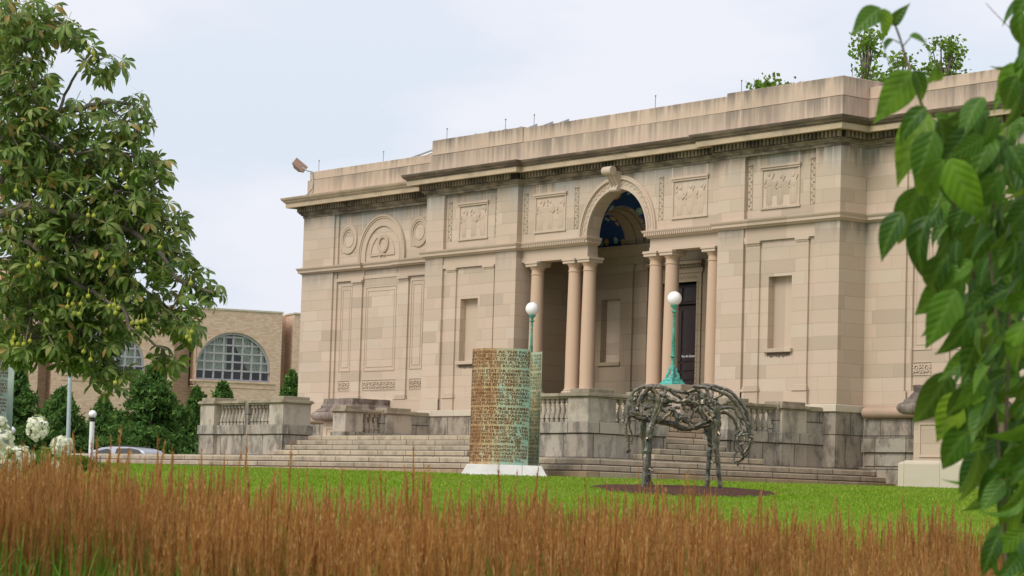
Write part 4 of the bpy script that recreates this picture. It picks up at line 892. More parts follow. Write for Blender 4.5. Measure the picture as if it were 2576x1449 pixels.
for k in range(40):
    x = hr.uniform(520, 1340); yl = 225+40*math.sin((x-500)/800*PI); yh = 510+90*math.sin(max(0, x-620)/700*PI*.9)
    y = hr.uniform(yl+20, yh); a = hr.uniform(0, 2*PI); L = hr.uniform(60, 150); d = hr.choice((-1, 1))*hr.uniform(.12, .30)
    if 800 < x < 1230 and y < 480 and hr.random() < .72: continue
    bx = hr.uniform(-40, 40); stick(body, [(x, y), (x+L*.5*math.cos(a)+bx*math.sin(a), y+L*.35*math.sin(a)+bx*.5), (x+L*math.cos(a), min(y+L*.7*math.sin(a), 630))], hr.uniform(8, 20), d)
body.build('body', M['bronze'], horse, smooth=True)
neck = MB()
for p_, r, d in [
 ([(1110, 185), (1250, 208), (1350, 232), (1450, 275), (1540, 330), (1590, 430)], 18, -.10), ([(1190, 172), (1330, 188), (1440, 222), (1530, 265), (1600, 345), (1660, 430), (1700, 540), (1705, 650), (1690, 730)], 15, 0),
 ([(1380, 215), (1480, 225), (1560, 290), (1620, 380), (1680, 480), (1700, 600)], 13, .10), ([(1320, 320), (1400, 290), (1440, 265), (1520, 330)], 15, -.1), ([(1370, 440), (1440, 415), (1530, 420), (1570, 490), (1640, 540), (1690, 600)], 17, -.06),
 ([(1385, 470), (1460, 472), (1530, 520), (1565, 600), (1600, 680), (1640, 700)], 15, .08), ([(1400, 400), (1480, 360), (1540, 350), (1590, 400)], 13, .1), ([(1450, 270), (1540, 350), (1600, 440), (1650, 540), (1690, 650)], 14, -.1),
 ([(1560, 350), (1540, 430), (1600, 500), (1640, 600)], 11, .1), ([(1600, 430), (1660, 500), (1670, 600), (1700, 700)], 11, .04), ([(1340, 440), (1360, 360), (1350, 290)], 15, -.1), ([(1590, 400), (1630, 470), (1640, 540), (1690, 590)], 9, -.1),
 ([(1540, 300), (1600, 400), (1680, 520)], 11, .05), ([(1640, 500), (1600, 560), (1620, 640)], 9, -.05)]: stick(neck, p_, r, d)
neck.build('neck', M['bronze'], horse, smooth=True)
head = MB()
for p_, r, d in [
 ([(1725, 720), (1690, 810), (1640, 900), (1590, 975), (1565, 1010)], 17, 0), ([(1640, 640), (1600, 700), (1570, 760), (1600, 850), (1620, 920)], 13, -.06), ([(1560, 690), (1545, 760), (1550, 850), (1600, 880)], 10, .06),
 ([(1650, 660), (1660, 740), (1620, 800), (1640, 870), (1610, 950)], 11, .05), ([(1590, 870), (1550, 900), (1540, 960), (1520, 1000)], 10, 0), ([(1600, 650), (1540, 700)], 9, .05), ([(1640, 690), (1720, 690), (1745, 700)], 9, -.04),
 ([(1520, 1000), (1560, 975), (1590, 990), (1570, 1025)], 10, -.03), ([(1700, 880), (1640, 950), (1590, 990)], 10, .05), ([(1610, 700), (1650, 700), (1640, 780), (1590, 800)], 11, -.05), ([(1690, 740), (1720, 800), (1680, 870)], 9, .05)]: stick(head, p_, r, d)
head.build('head', M['bronze'], horse, smooth=True)
tail = MB()
for p_, r, d in [([(500, 490), (445, 510), (412, 580), (412, 680), (430, 760), (430, 880)], 15, 0), ([(430, 860), (436, 885)], 26, 0), ([(445, 530), (450, 620), (480, 720), (470, 790)], 9, .05), ([(480, 780), (450, 800)], 7, .03)]: stick(tail, p_, r, d)
tail.build('tail', M['bronze'], horse, smooth=True)
for L in ([([(690, 430), (690, 540), (650, 660), (640, 800), (620, 900), (610, 1050), (595, 1160), (588, 1275)], 33, -.22), ([(720, 500), (680, 620), (650, 740)], 19, -.26)],
          [([(620, 500), (600, 600), (660, 760), (655, 900), (648, 1050), (660, 1160), (685, 1265)], 29, .18), ([(590, 540), (580, 680), (600, 800), (605, 960)], 17, .2)],
          [([(1300, 520), (1300, 650), (1300, 780), (1300, 850), (1285, 1000), (1272, 1150), (1270, 1282)], 31, .18), ([(1240, 520), (1255, 650), (1290, 760)], 17, .2)],
          [([(1345, 400), (1358, 520), (1348, 700), (1345, 860), (1362, 1020), (1380, 1150), (1397, 1298)], 29, -.20), ([(1300, 560), (1325, 690), (1325, 860)], 19, -.18)]):
    lg = MB()
    for p_, r, d in L: stick(lg, p_, r, d, 8)
    lg.build('leg', M['bronze'], horse, smooth=True)

# ================================================================ ground
ds = [-60, -20, -5, 2, 5, 7, 9, 11, 13, 16, 20, 24, 28, 34, 38, 42, 46, 50, 54, 58, 60, 63, 66, 72, 90, 140, 260, 500, 1000, 2500]
vs = []; fs = []; nl = 41
for d in ds:
    wd = max(40, abs(d)*1.2)
    for j in range(nl):
        l = (j/(nl-1)*2-1)*wd; p = CAM+FG*d+RG*l; vs.append((p.x, p.y, gz(p.x, p.y)+(.025*mnoise.noise(Vector((p.x*.15, p.y*.15, 0))) if d > 15 and d < 66 else 0)))
for i in range(len(ds)-1):
    for j in range(nl-1): q = i*nl+j; fs.append((q, q+1, q+nl+1, q+nl))
tag(MB().add(vs, fs).build('lawn', M['lawn'], smooth=True), kind='structure')
lawn_o = bpy.data.objects['lawn']
n = 90000; dd = 20+43*rng.random(n)**.75; uu = rng.uniform(-120, 2700, n); K = F25
lat = (uu-1288)/K*dd; X = CAM.x+FG.x*dd+RG.x*lat; Y = CAM.y+FG.y*dd+RG.y*lat
Zg = np.interp(dd, [a for a, _ in GP], [b for _, b in GP]); keep = ~((X < 11.3) & (Y > -10.3)); X, Y, Zg, dd = X[keep], Y[keep], Zg[keep], dd[keep]; n = len(X)
hh = rng.uniform(.02, .05, n); ww = rng.uniform(.006, .012, n)*(dd/30); ang_ = rng.uniform(0, PI, n); lx, ly = rng.normal(size=n)*.02, rng.normal(size=n)*.02
cx_, sy_ = np.cos(ang_)*ww, np.sin(ang_)*ww
V = np.stack([np.stack([X-cx_, Y-sy_, Zg-.03], 1), np.stack([X+cx_, Y+sy_, Zg-.03], 1), np.stack([X+cx_*.4+lx, Y+sy_*.4+ly, Zg+hh], 1), np.stack([X-cx_*.4+lx, Y-sy_*.4+ly, Zg+hh], 1)], 1).reshape(-1, 3)
M['turf'] = leafmat('short turf blades', [(0, (0.13, 0.24, 0.014)), (0.5, (0.18, 0.31, 0.022)), (0.85, (0.24, 0.37, 0.035)), (1, (0.36, 0.42, 0.09))], 0.3, 0.9, 0.0, 0.35, (0.31, 0.36, 0.08))
np_mesh('grass_blades', V, np.arange(4*n).reshape(-1, 4), M['turf'], lawn_o)['kind'] = 'stuff'
vs = []; fs = []
mc = at(1718, 1238, HD); n = 72
for i in range(n):
    a = 2*PI*i/n; w_ = 1+.06*mnoise.noise(Vector((math.cos(a)*2, math.sin(a)*2, 1)))
    for k, f in enumerate((1.0, .93, .6, .25)):
        p = mc+RG*(1.84*w_*f*math.cos(a))+FG*(3.3*w_*f*math.sin(a)); vs.append((p.x, p.y, gz(p.x, p.y)+(-.01, .045, .07, .08)[k]+(.02*mnoise.noise(Vector((p.x*4, p.y*4, 0))) if k else 0)))
for i in range(n):
    for k in range(3): q = 4*i+k; q2 = 4*((i+1) % n)+k; fs.append((q, q+1, q2+1, q2))
fs.append(tuple(4*i+3 for i in range(n)))
tag(MB().add(vs, fs).build('mulch_bed', M['mulch'], smooth=True), kind='structure')
def gsheet(name, pts, mat, h=.02):
    tag(MB().add([(p.x, p.y, gz(p.x, p.y)+h) for p in pts], [tuple(range(len(pts)))]).build(name, mat), kind='structure')
gsheet('road', [CAM+FG*d+RG*l for d, l in ((78, -60), (78, -10), (118, -8), (118, -75))], M['asphalt'])

# ================================================================ modern brick building
pd = at(495, 1000, 150); ang = math.radians(67); wdir = RG*math.sin(ang)+FG*math.cos(ang); wn_ = wdir.cross(UG).normalized()
if wn_.dot(CAM-pd) < 0: wn_ = -wn_
brick = thing('brick_building', 'low buff brick building with half round curtained windows, beyond the conifers', 'building', (pd.x, pd.y, 2.3))
S0 = lambda u, v=900: (onplane(u, v, pd, wn_)-pd).dot(wdir)
def WP(s, z, o): q = pd+wdir*s+wn_*o; return (q.x, q.y, z)
def wbox(mb, s0, s1, z0, z1, o0, o1):
    return mb.add([WP(s, z, o) for z in (z0, z1) for s, o in ((s0, o0), (s1, o0), (s1, o1), (s0, o1))], [(0, 3, 2, 1), (4, 5, 6, 7), (0, 1, 5, 4), (1, 2, 6, 5), (2, 3, 7, 6), (3, 0, 4, 7)])
ZTop = onplane(600, 782, pd, wn_).z
WZ = onplane(588, 958, pd, wn_).z
def wwin(uc, half, r):
    sc = S0(uc); k = 26; zs = WZ+.62; out = []
    return sc, zs
def panel(s0, s1, sc=None, r=2.35):
    b_ = MB(); zs = WZ+.55
    if sc is None: wbox(b_, s0, s1, 1.5, ZTop, -3, 0)
    else:
        wbox(b_, s0, s1, 1.5, WZ, -.5, 0); wbox(b_, s0, sc-r, WZ, ZTop, -.5, 0); wbox(b_, sc+r, s1, WZ, ZTop, -.5, 0)
        top = zs+r; n = 24
        for i in range(n):
            a0, a1 = PI-PI*i/n, PI-PI*(i+1)/n; xa, xb = sc+r*math.cos(a0), sc+r*math.cos(a1); za, zb_ = zs+r*math.sin(a0), zs+r*math.sin(a1)
            b_.add([WP(xa, za, 0), WP(xb, zb_, 0), WP(xb, ZTop, 0), WP(xa, ZTop, 0), WP(xa, za, -.5), WP(xb, zb_, -.5)], [(0, 1, 2, 3), (0, 4, 5, 1)])
        wbox(b_, s0, s1, ZTop-.3, ZTop-.01, -.5, -.01); wbox(b_, s0, s0+.12, 1.5, ZTop-.01, -3, -.5); wbox(b_, s1-.12, s1, 1.5, ZTop-.01, -3, -.5)
    o = b_.build('wall_panel', M['brick'], brick)
    c = MB(); wbox(c, s0-.05, s1+.05, ZTop, ZTop+.10, -3, .05); c.build('coping', M['bcap'], o)
    if sc is not None:
        f = MB(); zt = zs+r; t = .055
        for i in range(9):
            x = sc-r+2*r*i/8; dz = math.sqrt(max(0, r*r-(x-sc)**2)); x = min(max(x, sc-r+t), sc+r-t)
            wbox(f, x-t, x+t, WZ, zs+dz*.995, -.30, -.18)
        rows = [WZ+.05, WZ+.60, WZ+1.12, WZ+1.62, WZ+2.12, WZ+2.6]
        for z in rows:
            hw = r if z <= zs else math.sqrt(max(0, r*r-(z-zs)**2)); wbox(f, sc-hw, sc+hw, z-.05, z+.05, -.29, -.17)
        n = 30; vs = []; fs = []
        for i in range(n+1):
            a = PI*i/n
            for q in (r, r-.14):
                for o_ in (-.1, -.32): vs.append(WP(sc+q*math.cos(a), zs+q*math.sin(a), o_))
        for i in range(n): q = 4*i; fs += [(q, q+4, q+6, q+2), (q+1, q+3, q+7, q+5), (q+2, q+6, q+7, q+3)]
        f.add(vs, fs); w2 = f.build('window', M['wframe'], brick)
        gl = MB(); gl.add([WP(sc+r*.99*math.cos(PI*i/n), zs+r*.99*math.sin(PI*i/n), -.27) for i in range(n+1)]+[WP(sc-r*.99, WZ, -.27), WP(sc+r*.99, WZ, -.27)], [tuple(range(n+3))])
        gl.build('pane', GLASS, w2)
        cu = MB()
        for lo, hi, op in ((sc-r, sc-.30, 1), (sc+.10, sc+r, -1)):
            m_ = 40; vs = []; fs = []
            for i in range(m_+1):
                for j in range(9):
                    z = WZ+.62+(zt-WZ-.62)*j/8; s_ = lo+(hi-lo)*i/m_
                    if op == -1: pull = .95*max(0, 1-(z-WZ-.6)/1.7)*(1-i/m_); s_ += pull*(1-i/m_)
                    zz = min(z, zs+math.sqrt(max(0.02, r*r-min(abs(s_-sc), r)**2))) ; vs.append(WP(s_, zz, -.5+.05*math.sin(i*1.9)))
            for i in range(m_):
                for j in range(8): q = i*9+j; fs.append((q, q+9, q+10, q+1))
            cu.add(vs, fs)
        cu.build('curtain', M['curtain'], w2, smooth=True)
        bk = MB(); wbox(bk, sc-r, sc+r, WZ-.3, zt+.1, -1.4, -1.3); wbox(bk, sc-r, sc+r, WZ-.35, WZ-.3, -1.4, -.55); bk.build('dark_interior', M['dark'], w2)
        si = MB(); wbox(si, sc-r-.25, sc+r+.25, WZ-.12, WZ, -.2, .06); wbox(si, sc-r-.25, sc+r+.25, WZ-.42, WZ-.38, -.1, .03); si.build('sill', M['brick'], w2)
m = NM('window glass', 0.08, 0.5); tr = m.node('BsdfTransparent'); tr.inputs[0].default_value = (.82, .86, .86, 1); gb = m.node('BsdfGlossy'); gb.inputs['Roughness'].default_value = .06
mx = m.node('MixShader'); mx.inputs[0].default_value = .06; m.t.links.new(tr.outputs[0], mx.inputs[1]); m.t.links.new(gb.outputs[0], mx.inputs[2]); m.t.links.new(mx.outputs[0], m.out.inputs[0]); GLASS = m.m
panel(S0(495), S0(707), S0(588)); panel(S0(737), S0(737)+6); panel(S0(133), S0(437), S0(267)); panel(S0(74), S0(97)); panel(S0(-180), S0(56))
b_ = MB(); wbox(b_, S0(-180), S0(737)+6, 1.5, ZTop-.02, -9, -1.6); b_.build('recessed_wall', M['brick'], brick)
b_ = MB(); wbox(b_, S0(-20), S0(180), ZTop-.1, ZTop+3.0, -14, -8); b_.build('upper_storey', M['brick'], brick)

# ================================================================ leaf clouds and trees
def leafcloud(name, P_, size, mat, parent=None, aspect=.45, sj=.35, updir=None, spread=1.0):
    """one small diamond-shaped leaf per point"""
    P_ = np.asarray(P_, float); n = len(P_)
    d = rng.normal(size=(n, 3))*spread
    if updir is not None: d += np.array(updir)
    d /= np.linalg.norm(d, axis=1)[:, None]; e = np.cross(d, rng.normal(size=(n, 3))); e /= np.linalg.norm(e, axis=1)[:, None]
    s_ = size*(1+sj*rng.uniform(-1, 1, n))[:, None]; nn = np.cross(d, e)*s_*.12
    V = np.stack([P_-d*s_*.5, P_+e*s_*aspect*.5+nn, P_+d*s_*.5, P_-e*s_*aspect*.5+nn], 1).reshape(-1, 3)
    return np_mesh(name, V, np.arange(4*n).reshape(-1, 4), mat, parent)
def conifer(u, vtop, vbot, D, half_u, label, seed):
    base = at(u, vbot, D); top = at(u, vtop, D); H = top.z-2.2; Rr = half_u/F25*D*1.28
    t = thing('conifer_tree', label, 'tree', (base.x, base.y, 2.25), 'dark conifers before the brick building')
    MB().tube([(base.x, base.y, 2.2), (base.x+.05, base.y, 2.2+H*.97)], [.16, .02], 7).build('trunk', M['bark'], t)
    r_ = np.random.default_rng(seed); pts = []
    nb = int(110+H*26)
    for k in range(nb):
        f = r_.uniform(0.02, 1)**.9; z = 2.25+H*f; rad = Rr*.92*(1-f**1.9)**.85*(.62+.5*r_.random())+.14; a = r_.uniform(0, 2*PI); m_ = int(70*(rad/Rr)**.8)+12
        q = r_.random(m_)**.6; lat = r_.normal(size=m_)*rad*.17*(1-q*.5); up = -.16*rad*q**2+.10*rad*q
        ca, sa = math.cos(a), math.sin(a)
        x = base.x+ca*q*rad-sa*lat; y = base.y+sa*q*rad+ca*lat; zz = z+up+r_.normal(size=m_)*.09
        pts.append(np.stack([x, y, zz], 1))
    pts = np.concatenate(pts); leafcloud('crown', pts, .26, M['conif'], t, .36, .4, (0, 0, .5))
for a in [(375, 925, 1145, 104, 112, 'largest dark conifer, right of the white globe post and left of the balustrade', 1), (150, 985, 1145, 108, 78, 'dark conifer behind the tall pale blue pole', 2), (30, 905, 1145, 98, 66, 'tall dark conifer at the left edge beside the pale text plate', 3),
          (255, 1010, 1145, 112, 52, 'small dark conifer top just behind the white globe post', 4), (488, 985, 1145, 112, 36, 'narrow conifer close to the left end of the balustrade', 5), (554, 968, 1145, 118, 52, 'conifer tip rising over the balusters under the half round window', 6),
          (727, 942, 1145, 112, 46, 'conifer tucked between the brick building and the museum corner', 7), (505, 1000, 1145, 120, 40, 'faint conifer behind the left pedestal cap', 8)]: conifer(*a)
def deciduous(u, v0, v1, D, half_u, label, seed, bare=False):
    r_ = np.random.default_rng(seed); base = at(u, 600, D); zt = at(u, v0, D).z; zb = at(u, v1, D).z; Rr = half_u/F25*D
    t = thing('rooftop_tree', label, 'tree', (base.x, base.y, 2.2), 'trees showing over the museum roof')
    tr_ = MB().tube([(base.x, base.y, 2.2), (base.x, base.y, zb+(zt-zb)*.3)], [.13, .05], 8); pts = []
    for k in range(30):
        a = r_.uniform(0, 2*PI); f = r_.random(); rr = Rr*math.sqrt(r_.random())*(1-.55*f); z = zb-.8+(zt-zb+.8)*f*.97
        st = Vector((base.x, base.y, zb-2+(z-zb+2)*.55)); e = Vector((base.x+rr*math.cos(a), base.y+rr*math.sin(a), z))
        tr_.tube([st, (st+e)/2+Vector((0, 0, -.15)), e], [.05, .035, .012], 5)
        if bare and k % 3 == 0: continue
        m_ = 30; pts.append(np.array(e)+r_.normal(size=(m_, 3))*np.array([.24, .24, .15]))
    tr_.build('trunk', M['bark'], t); leafcloud('crown', np.concatenate(pts), .17, M['deci'], t, .8)
deciduous(2172, 58, 200, 92, 42, 'slender airy tree over the roof corner, left of the vine top', 21, True)
deciduous(2262, 120, 210, 94, 66, 'half bare tree over the roof behind the vine stem', 22, True)
deciduous(2362, 92, 200, 92, 66, 'fullest leafy tree over the roof, right of the vine stem', 23)
deciduous(1918, 196, 235, 96, 40, 'low tuft of treetop just over the parapet, leftmost of the roof trees', 24)
deciduous(1985, 204, 225, 96, 14, 'tiny treetop tuft poking over the parapet between the lightning rods', 25)

# ================================================================ car, posts, hedge in the left distance
cp = at(322, 1165, 96); cg = gz(cp.x, cp.y)
car = thing('parked_car', 'silver estate car parked beyond the left end of the terrace steps', 'car', (cp.x, cp.y, cg))
silver = plain('silver paint', (0.42, 0.43, 0.47), (0.40, 0.41, 0.45), 0.3, 0.5); silver.node_tree.nodes['Principled BSDF'].inputs['Metallic'].default_value = .4
cdir = (RG*.93-FG*.37).normalized(); cs = Vector((-cdir.y, cdir.x, 0))
ct = at(322, 1124, 96).z-cg; Hc = ct/1.6
def CP(a, b, z): q = cp+cdir*a+cs*b; return (q.x, q.y, cg+z*Hc)
def cbody(prof, w0, w1, zs):     # side outline swept across, narrowing to the top
    vs = []; n = len(prof)
    for sgn in (-1, 1):
        for a, z in prof: wv = w0 if z < zs else w0+(w1-w0)*(z-zs)/(1.6-zs); vs.append(CP(a, sgn*wv, z))
    return MB().add(vs, [tuple(range(n)), tuple(range(2*n-1, n-1, -1))]+[(i, i+n, (i+1) % n+n, (i+1) % n) for i in range(n)])
cbody([(-1.35, .22), (-1.33, .75), (-1.25, 1.0), (-1.10, 1.30), (-.78, 1.50), (-.3, 1.59), (.3, 1.59), (.75, 1.52), (1.02, 1.38), (1.15, 1.2), (1.2, 1.05), (1.25, .8), (1.25, .25)], .85, .66, .95).build('body', silver, car, smooth=True, bevel=.03)
gdk = plain('dark car glass', (0.012, 0.014, 0.02), None, 0.35, 0.2)
def cwin(pts):
    for b_ in (-1, 1): MB().add([CP(a, b_*(.868 if z < .95 else .868-.19*(z-.95)/.65), z) for a, z in pts], [tuple(range(len(pts)))]).build('side_window', gdk, car)
cwin([(-.1, 1.02), (-.1, 1.46), (.5, 1.49), (.88, 1.38), (1.06, 1.08)]); cwin([(-.95, 1.02), (-.85, 1.28), (-.55, 1.42), (-.4, 1.42), (-.4, 1.02)])
for b_ in (-1, 1):
    MB().tube([CP(-.6, b_*.62, 1.60), CP(0, b_*.62, 1.66), CP(.6, b_*.62, 1.60)], .02, 6).build('roof_rail', M['dark'], car)
    for a in (-.85, .8):
        c = CP(a, b_*.86, .30); wv = MB(); vs = []
        for k in range(20):
            q = 2*PI*k/20
            for o_ in (-.09, .09): vs.append(CP(a+.30*math.cos(q), b_*.80+o_, .30+.30*math.sin(q)))
        wv.add(vs, [(2*k, 2*k+1, 2*((k+1) % 20)+1, 2*((k+1) % 20)) for k in range(20)]+[tuple(range(0, 40, 2)), tuple(range(39, 0, -2))]); wv.build('wheel', M['dark'], car)
def globe_post(u, v0, D, label, h=None):
    g = at(u, v0, D); z0 = gz(g.x, g.y); t = thing('globe_post', label, 'lamp', (g.x, g.y, z0), 'white globe path lights')
    r = 10/F25*D
    MB().tube([(g.x, g.y, z0-.1), (g.x, g.y, g.z-r*1.9)], r*.62, 12).build('post', M['white'], t, smooth=True)
    MB().lathe([(r*.45, -r*1.9), (r*.6, -r*1.5), (r*.5, -r*1.2), (r*.7, -r*.9)], (g.x, g.y, g.z), 12).build('collar', M['dark'], t, smooth=True)
    MB().blob((g.x, g.y, g.z), (r, r, r), 20, 14).build('globe', M['globe'], t, smooth=True)
globe_post(233, 1042, 80, 'white globe on a short white post in front of the largest conifer')
globe_post(29, 1083, 95, 'small white globe lamp beside the pale text plate at the left edge')
g = at(178, 985, 70); tag(MB().tube([(g.x, g.y, 1.8), (at(184, 700, 70).x, at(184, 700, 70).y, at(184, 700, 70).z)], [.062, .05], 12).build('tall_pole', plain('pale blue grey pole', (0.45, 0.52, 0.58), None, 0.4, 0.4), smooth=True), 'tall pale blue grey pole standing before the conifers, its top lost in the chestnut leaves', 'pole')
pts = []
for k in range(9000):
    u = rng.uniform(-60, 272); D = rng.uniform(50, 55); q = at(u, 1150, D); hgt = (at(u, 1150, 52).z-gz(q.x, q.y))*(1 if u < 210 else max(.15, 1-(u-210)/80)); pts.append((q.x, q.y, gz(q.x, q.y)+hgt*rng.uniform(.25, 1)**.5))
hg = thing('low_hedge', 'low clipped green hedge behind the tan grass at the left', 'hedge', tuple(pts[0]))
leafcloud('foliage', pts, .09, M['hedge'], hg, .7)
sb = MB()
for k in range(40):
    u = -60+k*8; q = at(u, 1150, 52.5); z0 = gz(q.x, q.y); sb.tube([(q.x, q.y, z0), (q.x, q.y, z0+.3)], .015, 5)
sb.build('stems', M['bark'], hg)

# ================================================================ horse chestnut tree at the left
def fold_leaf(L, W, n=7, droop=.35, cup=.25, shape='obovate', teeth=0.0):
    """leaf blade along +X, midrib at y=0; returns vertices and quads"""
    V = []; F = []
    for i in range(n+1):
        t = i/n
        if shape == 'obovate': w_ = math.sin(PI*min(1, t**1.55))**.85*(1 if t < .98 else .3)
        else: w_ = float(np.interp(t, [0, .08, .2, .35, .5, .65, .8, .92, 1], [.14, .62, .92, 1, .9, .68, .38, .13, .01]))
        w_ = max(.02, w_)*W/2*(1+teeth*(-1)**i); x = L*t*math.cos(droop*t*.8); z = -L*droop*t*t*.75
        for q in (-1, -.5, 0, .5, 1): V.append((x, q*w_, z+cup*abs(q)*w_-(cup*.35)*w_*q*q*abs(q)))
    for i in range(n):
        for j in range(4): a = 5*i+j; F.append((a, a+1, a+6, a+5))
    return np.array(V), np.array(F)
def compound(seed):
    r_ = random.Random(seed); Vs = []; Fs = []; As = []; b = 0; n = r_.choice((5, 6, 7))
    for k in range(n):
        a = math.radians(-105+210*k/(n-1)); mid = 1-abs(a)/2.6
        V, F = fold_leaf(.140*(.62+.45*mid)*r_.uniform(.85, 1.1), .043*(.7+.4*mid), 6, r_.uniform(.2, 1.2), r_.uniform(.3, 1.1), 'obovate', .05)
        As.append(V/.14*np.array([1, 1.0, 1])); c, s_ = math.cos(a), math.sin(a); tw = r_.uniform(-.4, .4); ct_, st_ = math.cos(tw), math.sin(tw)
        V = np.stack([V[:, 0], V[:, 1]*ct_-V[:, 2]*st_, V[:, 1]*st_+V[:, 2]*ct_], 1)
        V = np.stack([V[:, 0]*c-V[:, 1]*s_, V[:, 0]*s_+V[:, 1]*c, V[:, 2]], 1)
        Vs.append(V); Fs.append(F+b); b += len(V)
    for q in (0,):      # petiole
        V = np.array([(-.12, -.003, .03), (-.12, .003, .03), (0, .003, 0), (0, -.003, 0)]); Vs.append(V); As.append(V*0); Fs.append(np.array([(0, 1, 2, 3)])+b); b += 4
    return np.concatenate(Vs), np.concatenate(Fs), np.concatenate(As)
def scatter(name, protos, mats_, mat, parent):
    """mats_: list of (proto index, 3x3 array, position)"""
    Vs = []; Fs = []; b = 0; A = []
    for k, Rm, p in mats_:
        V, F = protos[k][:2]; Vs.append(V@Rm.T+p); Fs.append(F+b); b += len(V); A.append(protos[k][2] if len(protos[k]) > 2 else V)
    o = np_mesh(name, np.concatenate(Vs), np.concatenate(Fs), mat, parent, True)
    a_ = o.data.attributes.new('leaf', 'FLOAT_VECTOR', 'POINT'); a_.data.foreach_set('vector', np.concatenate(A).astype(np.float32).ravel()); return o
def frame3(xd, up, roll=0.0):
    x = Vector(xd).normalized(); z = Vector(up)-x*Vector(up).dot(x); z = z.normalized() if z.length > 1e-3 else x.orthogonal().normalized(); y = z.cross(x)
    Rm = np.array([[x.x, y.x, z.x], [x.y, y.y, z.y], [x.z, y.z, z.z]])
    if roll: c, s_ = math.cos(roll), math.sin(roll); Rm = Rm@np.array([[1, 0, 0], [0, c, -s_], [0, s_, c]])
    return Rm
TD = 22.0; tb0 = at(-330, 1100, TD+.6); tgz = gz(tb0.x, tb0.y)
chest = thing('chestnut_tree', 'horse chestnut tree with drooping leaves and yellow green conkers filling the left side', 'tree', (tb0.x, tb0.y, tgz))
CL = [(30,40,70,1),(60,110,75,1),(15,190,65,1),(120,55,50,.8),(180,88,32,.8),(212,112,20,.6),(60,240,80,1),(20,330,90,1),(250,150,38,.55),(292,155,20,.4),(270,185,20,.4),(105,300,55,.7),(200,290,45,.5),(290,285,52,.6),(340,262,34,.5),(368,305,24,.5),
      (80,400,90,1),(180,385,75,.8),(270,375,60,.8),(325,395,50,.8),(405,415,24,.5),(60,520,100,1),(180,490,90,1),(290,480,85,.9),(372,470,45,.7),(415,440,16,.5),(345,330,25,.5),(60,650,115,1),(190,600,105,1),(310,580,95,1),(395,560,62,.9),(448,568,24,.6),
      (80,780,115,1),(210,720,105,1),(325,690,95,1),(425,655,50,.8),(485,700,40,.8),(535,735,24,.5),(70,850,65,1),(200,830,95,1),(312,788,76,1),(425,785,60,.9),(480,835,32,.7),(500,780,18,.4),(235,905,50,.9),(300,945,24,.8),(262,960,32,.8),(415,895,30,.8),(440,925,18,.6),(165,890,36,.8),(25,880,34,.8),(120,870,30,.8)]
trunk_top = at(-330, -200, TD+.6)
tk = MB().tube([tb0-Vector((0, 0, .2)), tb0.lerp(trunk_top, .5)+Vector((.05, .05, 0)), trunk_top], [.24, .19, .10], 12)
tk.build('trunk', M['bark'], chest, smooth=True)
LIMBS = [([(-330, 760), (-120, 640), (6, 454), (39, 389), (97, 340), (152, 282), (200, 275), (269, 256), (340, 262)], .055, .0), ([(152, 282), (161, 243), (194, 184), (213, 158), (250, 140)], .016, -.1),
         ([(-330, 720), (-100, 560), (60, 520), (160, 535), (244, 551), (333, 581), (400, 637), (444, 700), (493, 725), (530, 735)], .050, -.2), ([(-330, 900), (-80, 700), (130, 618), (178, 637), (211, 674), (237, 711)], .045, .3),
         ([(60, 600), (200, 720), (311, 777), (333, 825), (420, 880)], .026, -.35), ([(-330, 300), (-100, 150), (20, 80), (100, 60), (180, 90), (212, 112)], .035, .2), ([(-330, 950), (-50, 860), (60, 850), (170, 870), (255, 905), (280, 955)], .035, .1),
         ([(333, 581), (380, 520), (380, 470), (420, 440)], .014, 0), ([(244, 551), (290, 480), (325, 395), (400, 410)], .017, .1), ([(-100, 560), (30, 330), (110, 300), (190, 330)], .03, .5), ([(97, 340), (180, 385), (260, 375)], .015, -.3),
         ([(200, 720), (330, 700), (430, 780), (485, 835)], .02, .2), ([(60, 520), (90, 420), (70, 240), (40, 180)], .03, .4), ([(333, 581), (450, 568)], .01, .1), ([(60, 850), (210, 830), (320, 810)], .02, -.2)]
for pts_, r, dd_ in LIMBS:
    P_ = [at(u, v, TD+dd_+.12*math.sin(i*1.7)) for i, (u, v) in enumerate(pts_)]; sm_ = []
    for i in range(len(P_)-1):
        for q in range(3): sm_.append(P_[i].lerp(P_[i+1], q/3)+Vector((rng.normal()*.006, rng.normal()*.006, rng.normal()*.008)))
    sm_.append(P_[-1]); MB().tube(sm_, [r*.72*(1-.78*i/len(sm_))+.004 for i in range(len(sm_))], 8).build('branch', M['bark'], chest, smooth=True)
protos = [compound(k) for k in range(10)]
inst = []; twigs = MB(); ctr0 = at(-330, 450, TD)
for (u, v, r, den) in CL:
    n = int(den*r*r/88)+3
    for k in range(n):
        a = random.uniform(0, 2*PI); q = math.sqrt(random.random())*r; rm = r/F25*TD
        dd_ = random.uniform(-1, 1)*(rm*.9+.18)+ (random.choice((0, 0, .7)) if r > 60 else 0)
        p = at(u+q*math.cos(a), v+q*math.sin(a), TD+dd_)
        out = (RG*random.uniform(-.5, 1.1)+FG*random.uniform(-1, .7)+UG*random.uniform(-.55, .35)).normalized()
        up = UG*random.uniform(.5, 1.2)+FG*random.uniform(-1.1, .4)+RG*random.uniform(-.8, .8)
        Rm = frame3(out, up, random.uniform(-.5, .5))*random.uniform(.78, 1.15); inst.append((random.randrange(10), Rm, np.array(p)))
        if k % 5 == 0 and u > -50:
            c = at(u, v, TD+dd_*.4); twigs.tube([c, c.lerp(p, .5)+Vector((0, 0, .02)), p], [.008, .006, .004], 5)
scatter('foliage', protos, inst, M['chest'], chest)
twigs.build('twigs', M['bark'], chest)
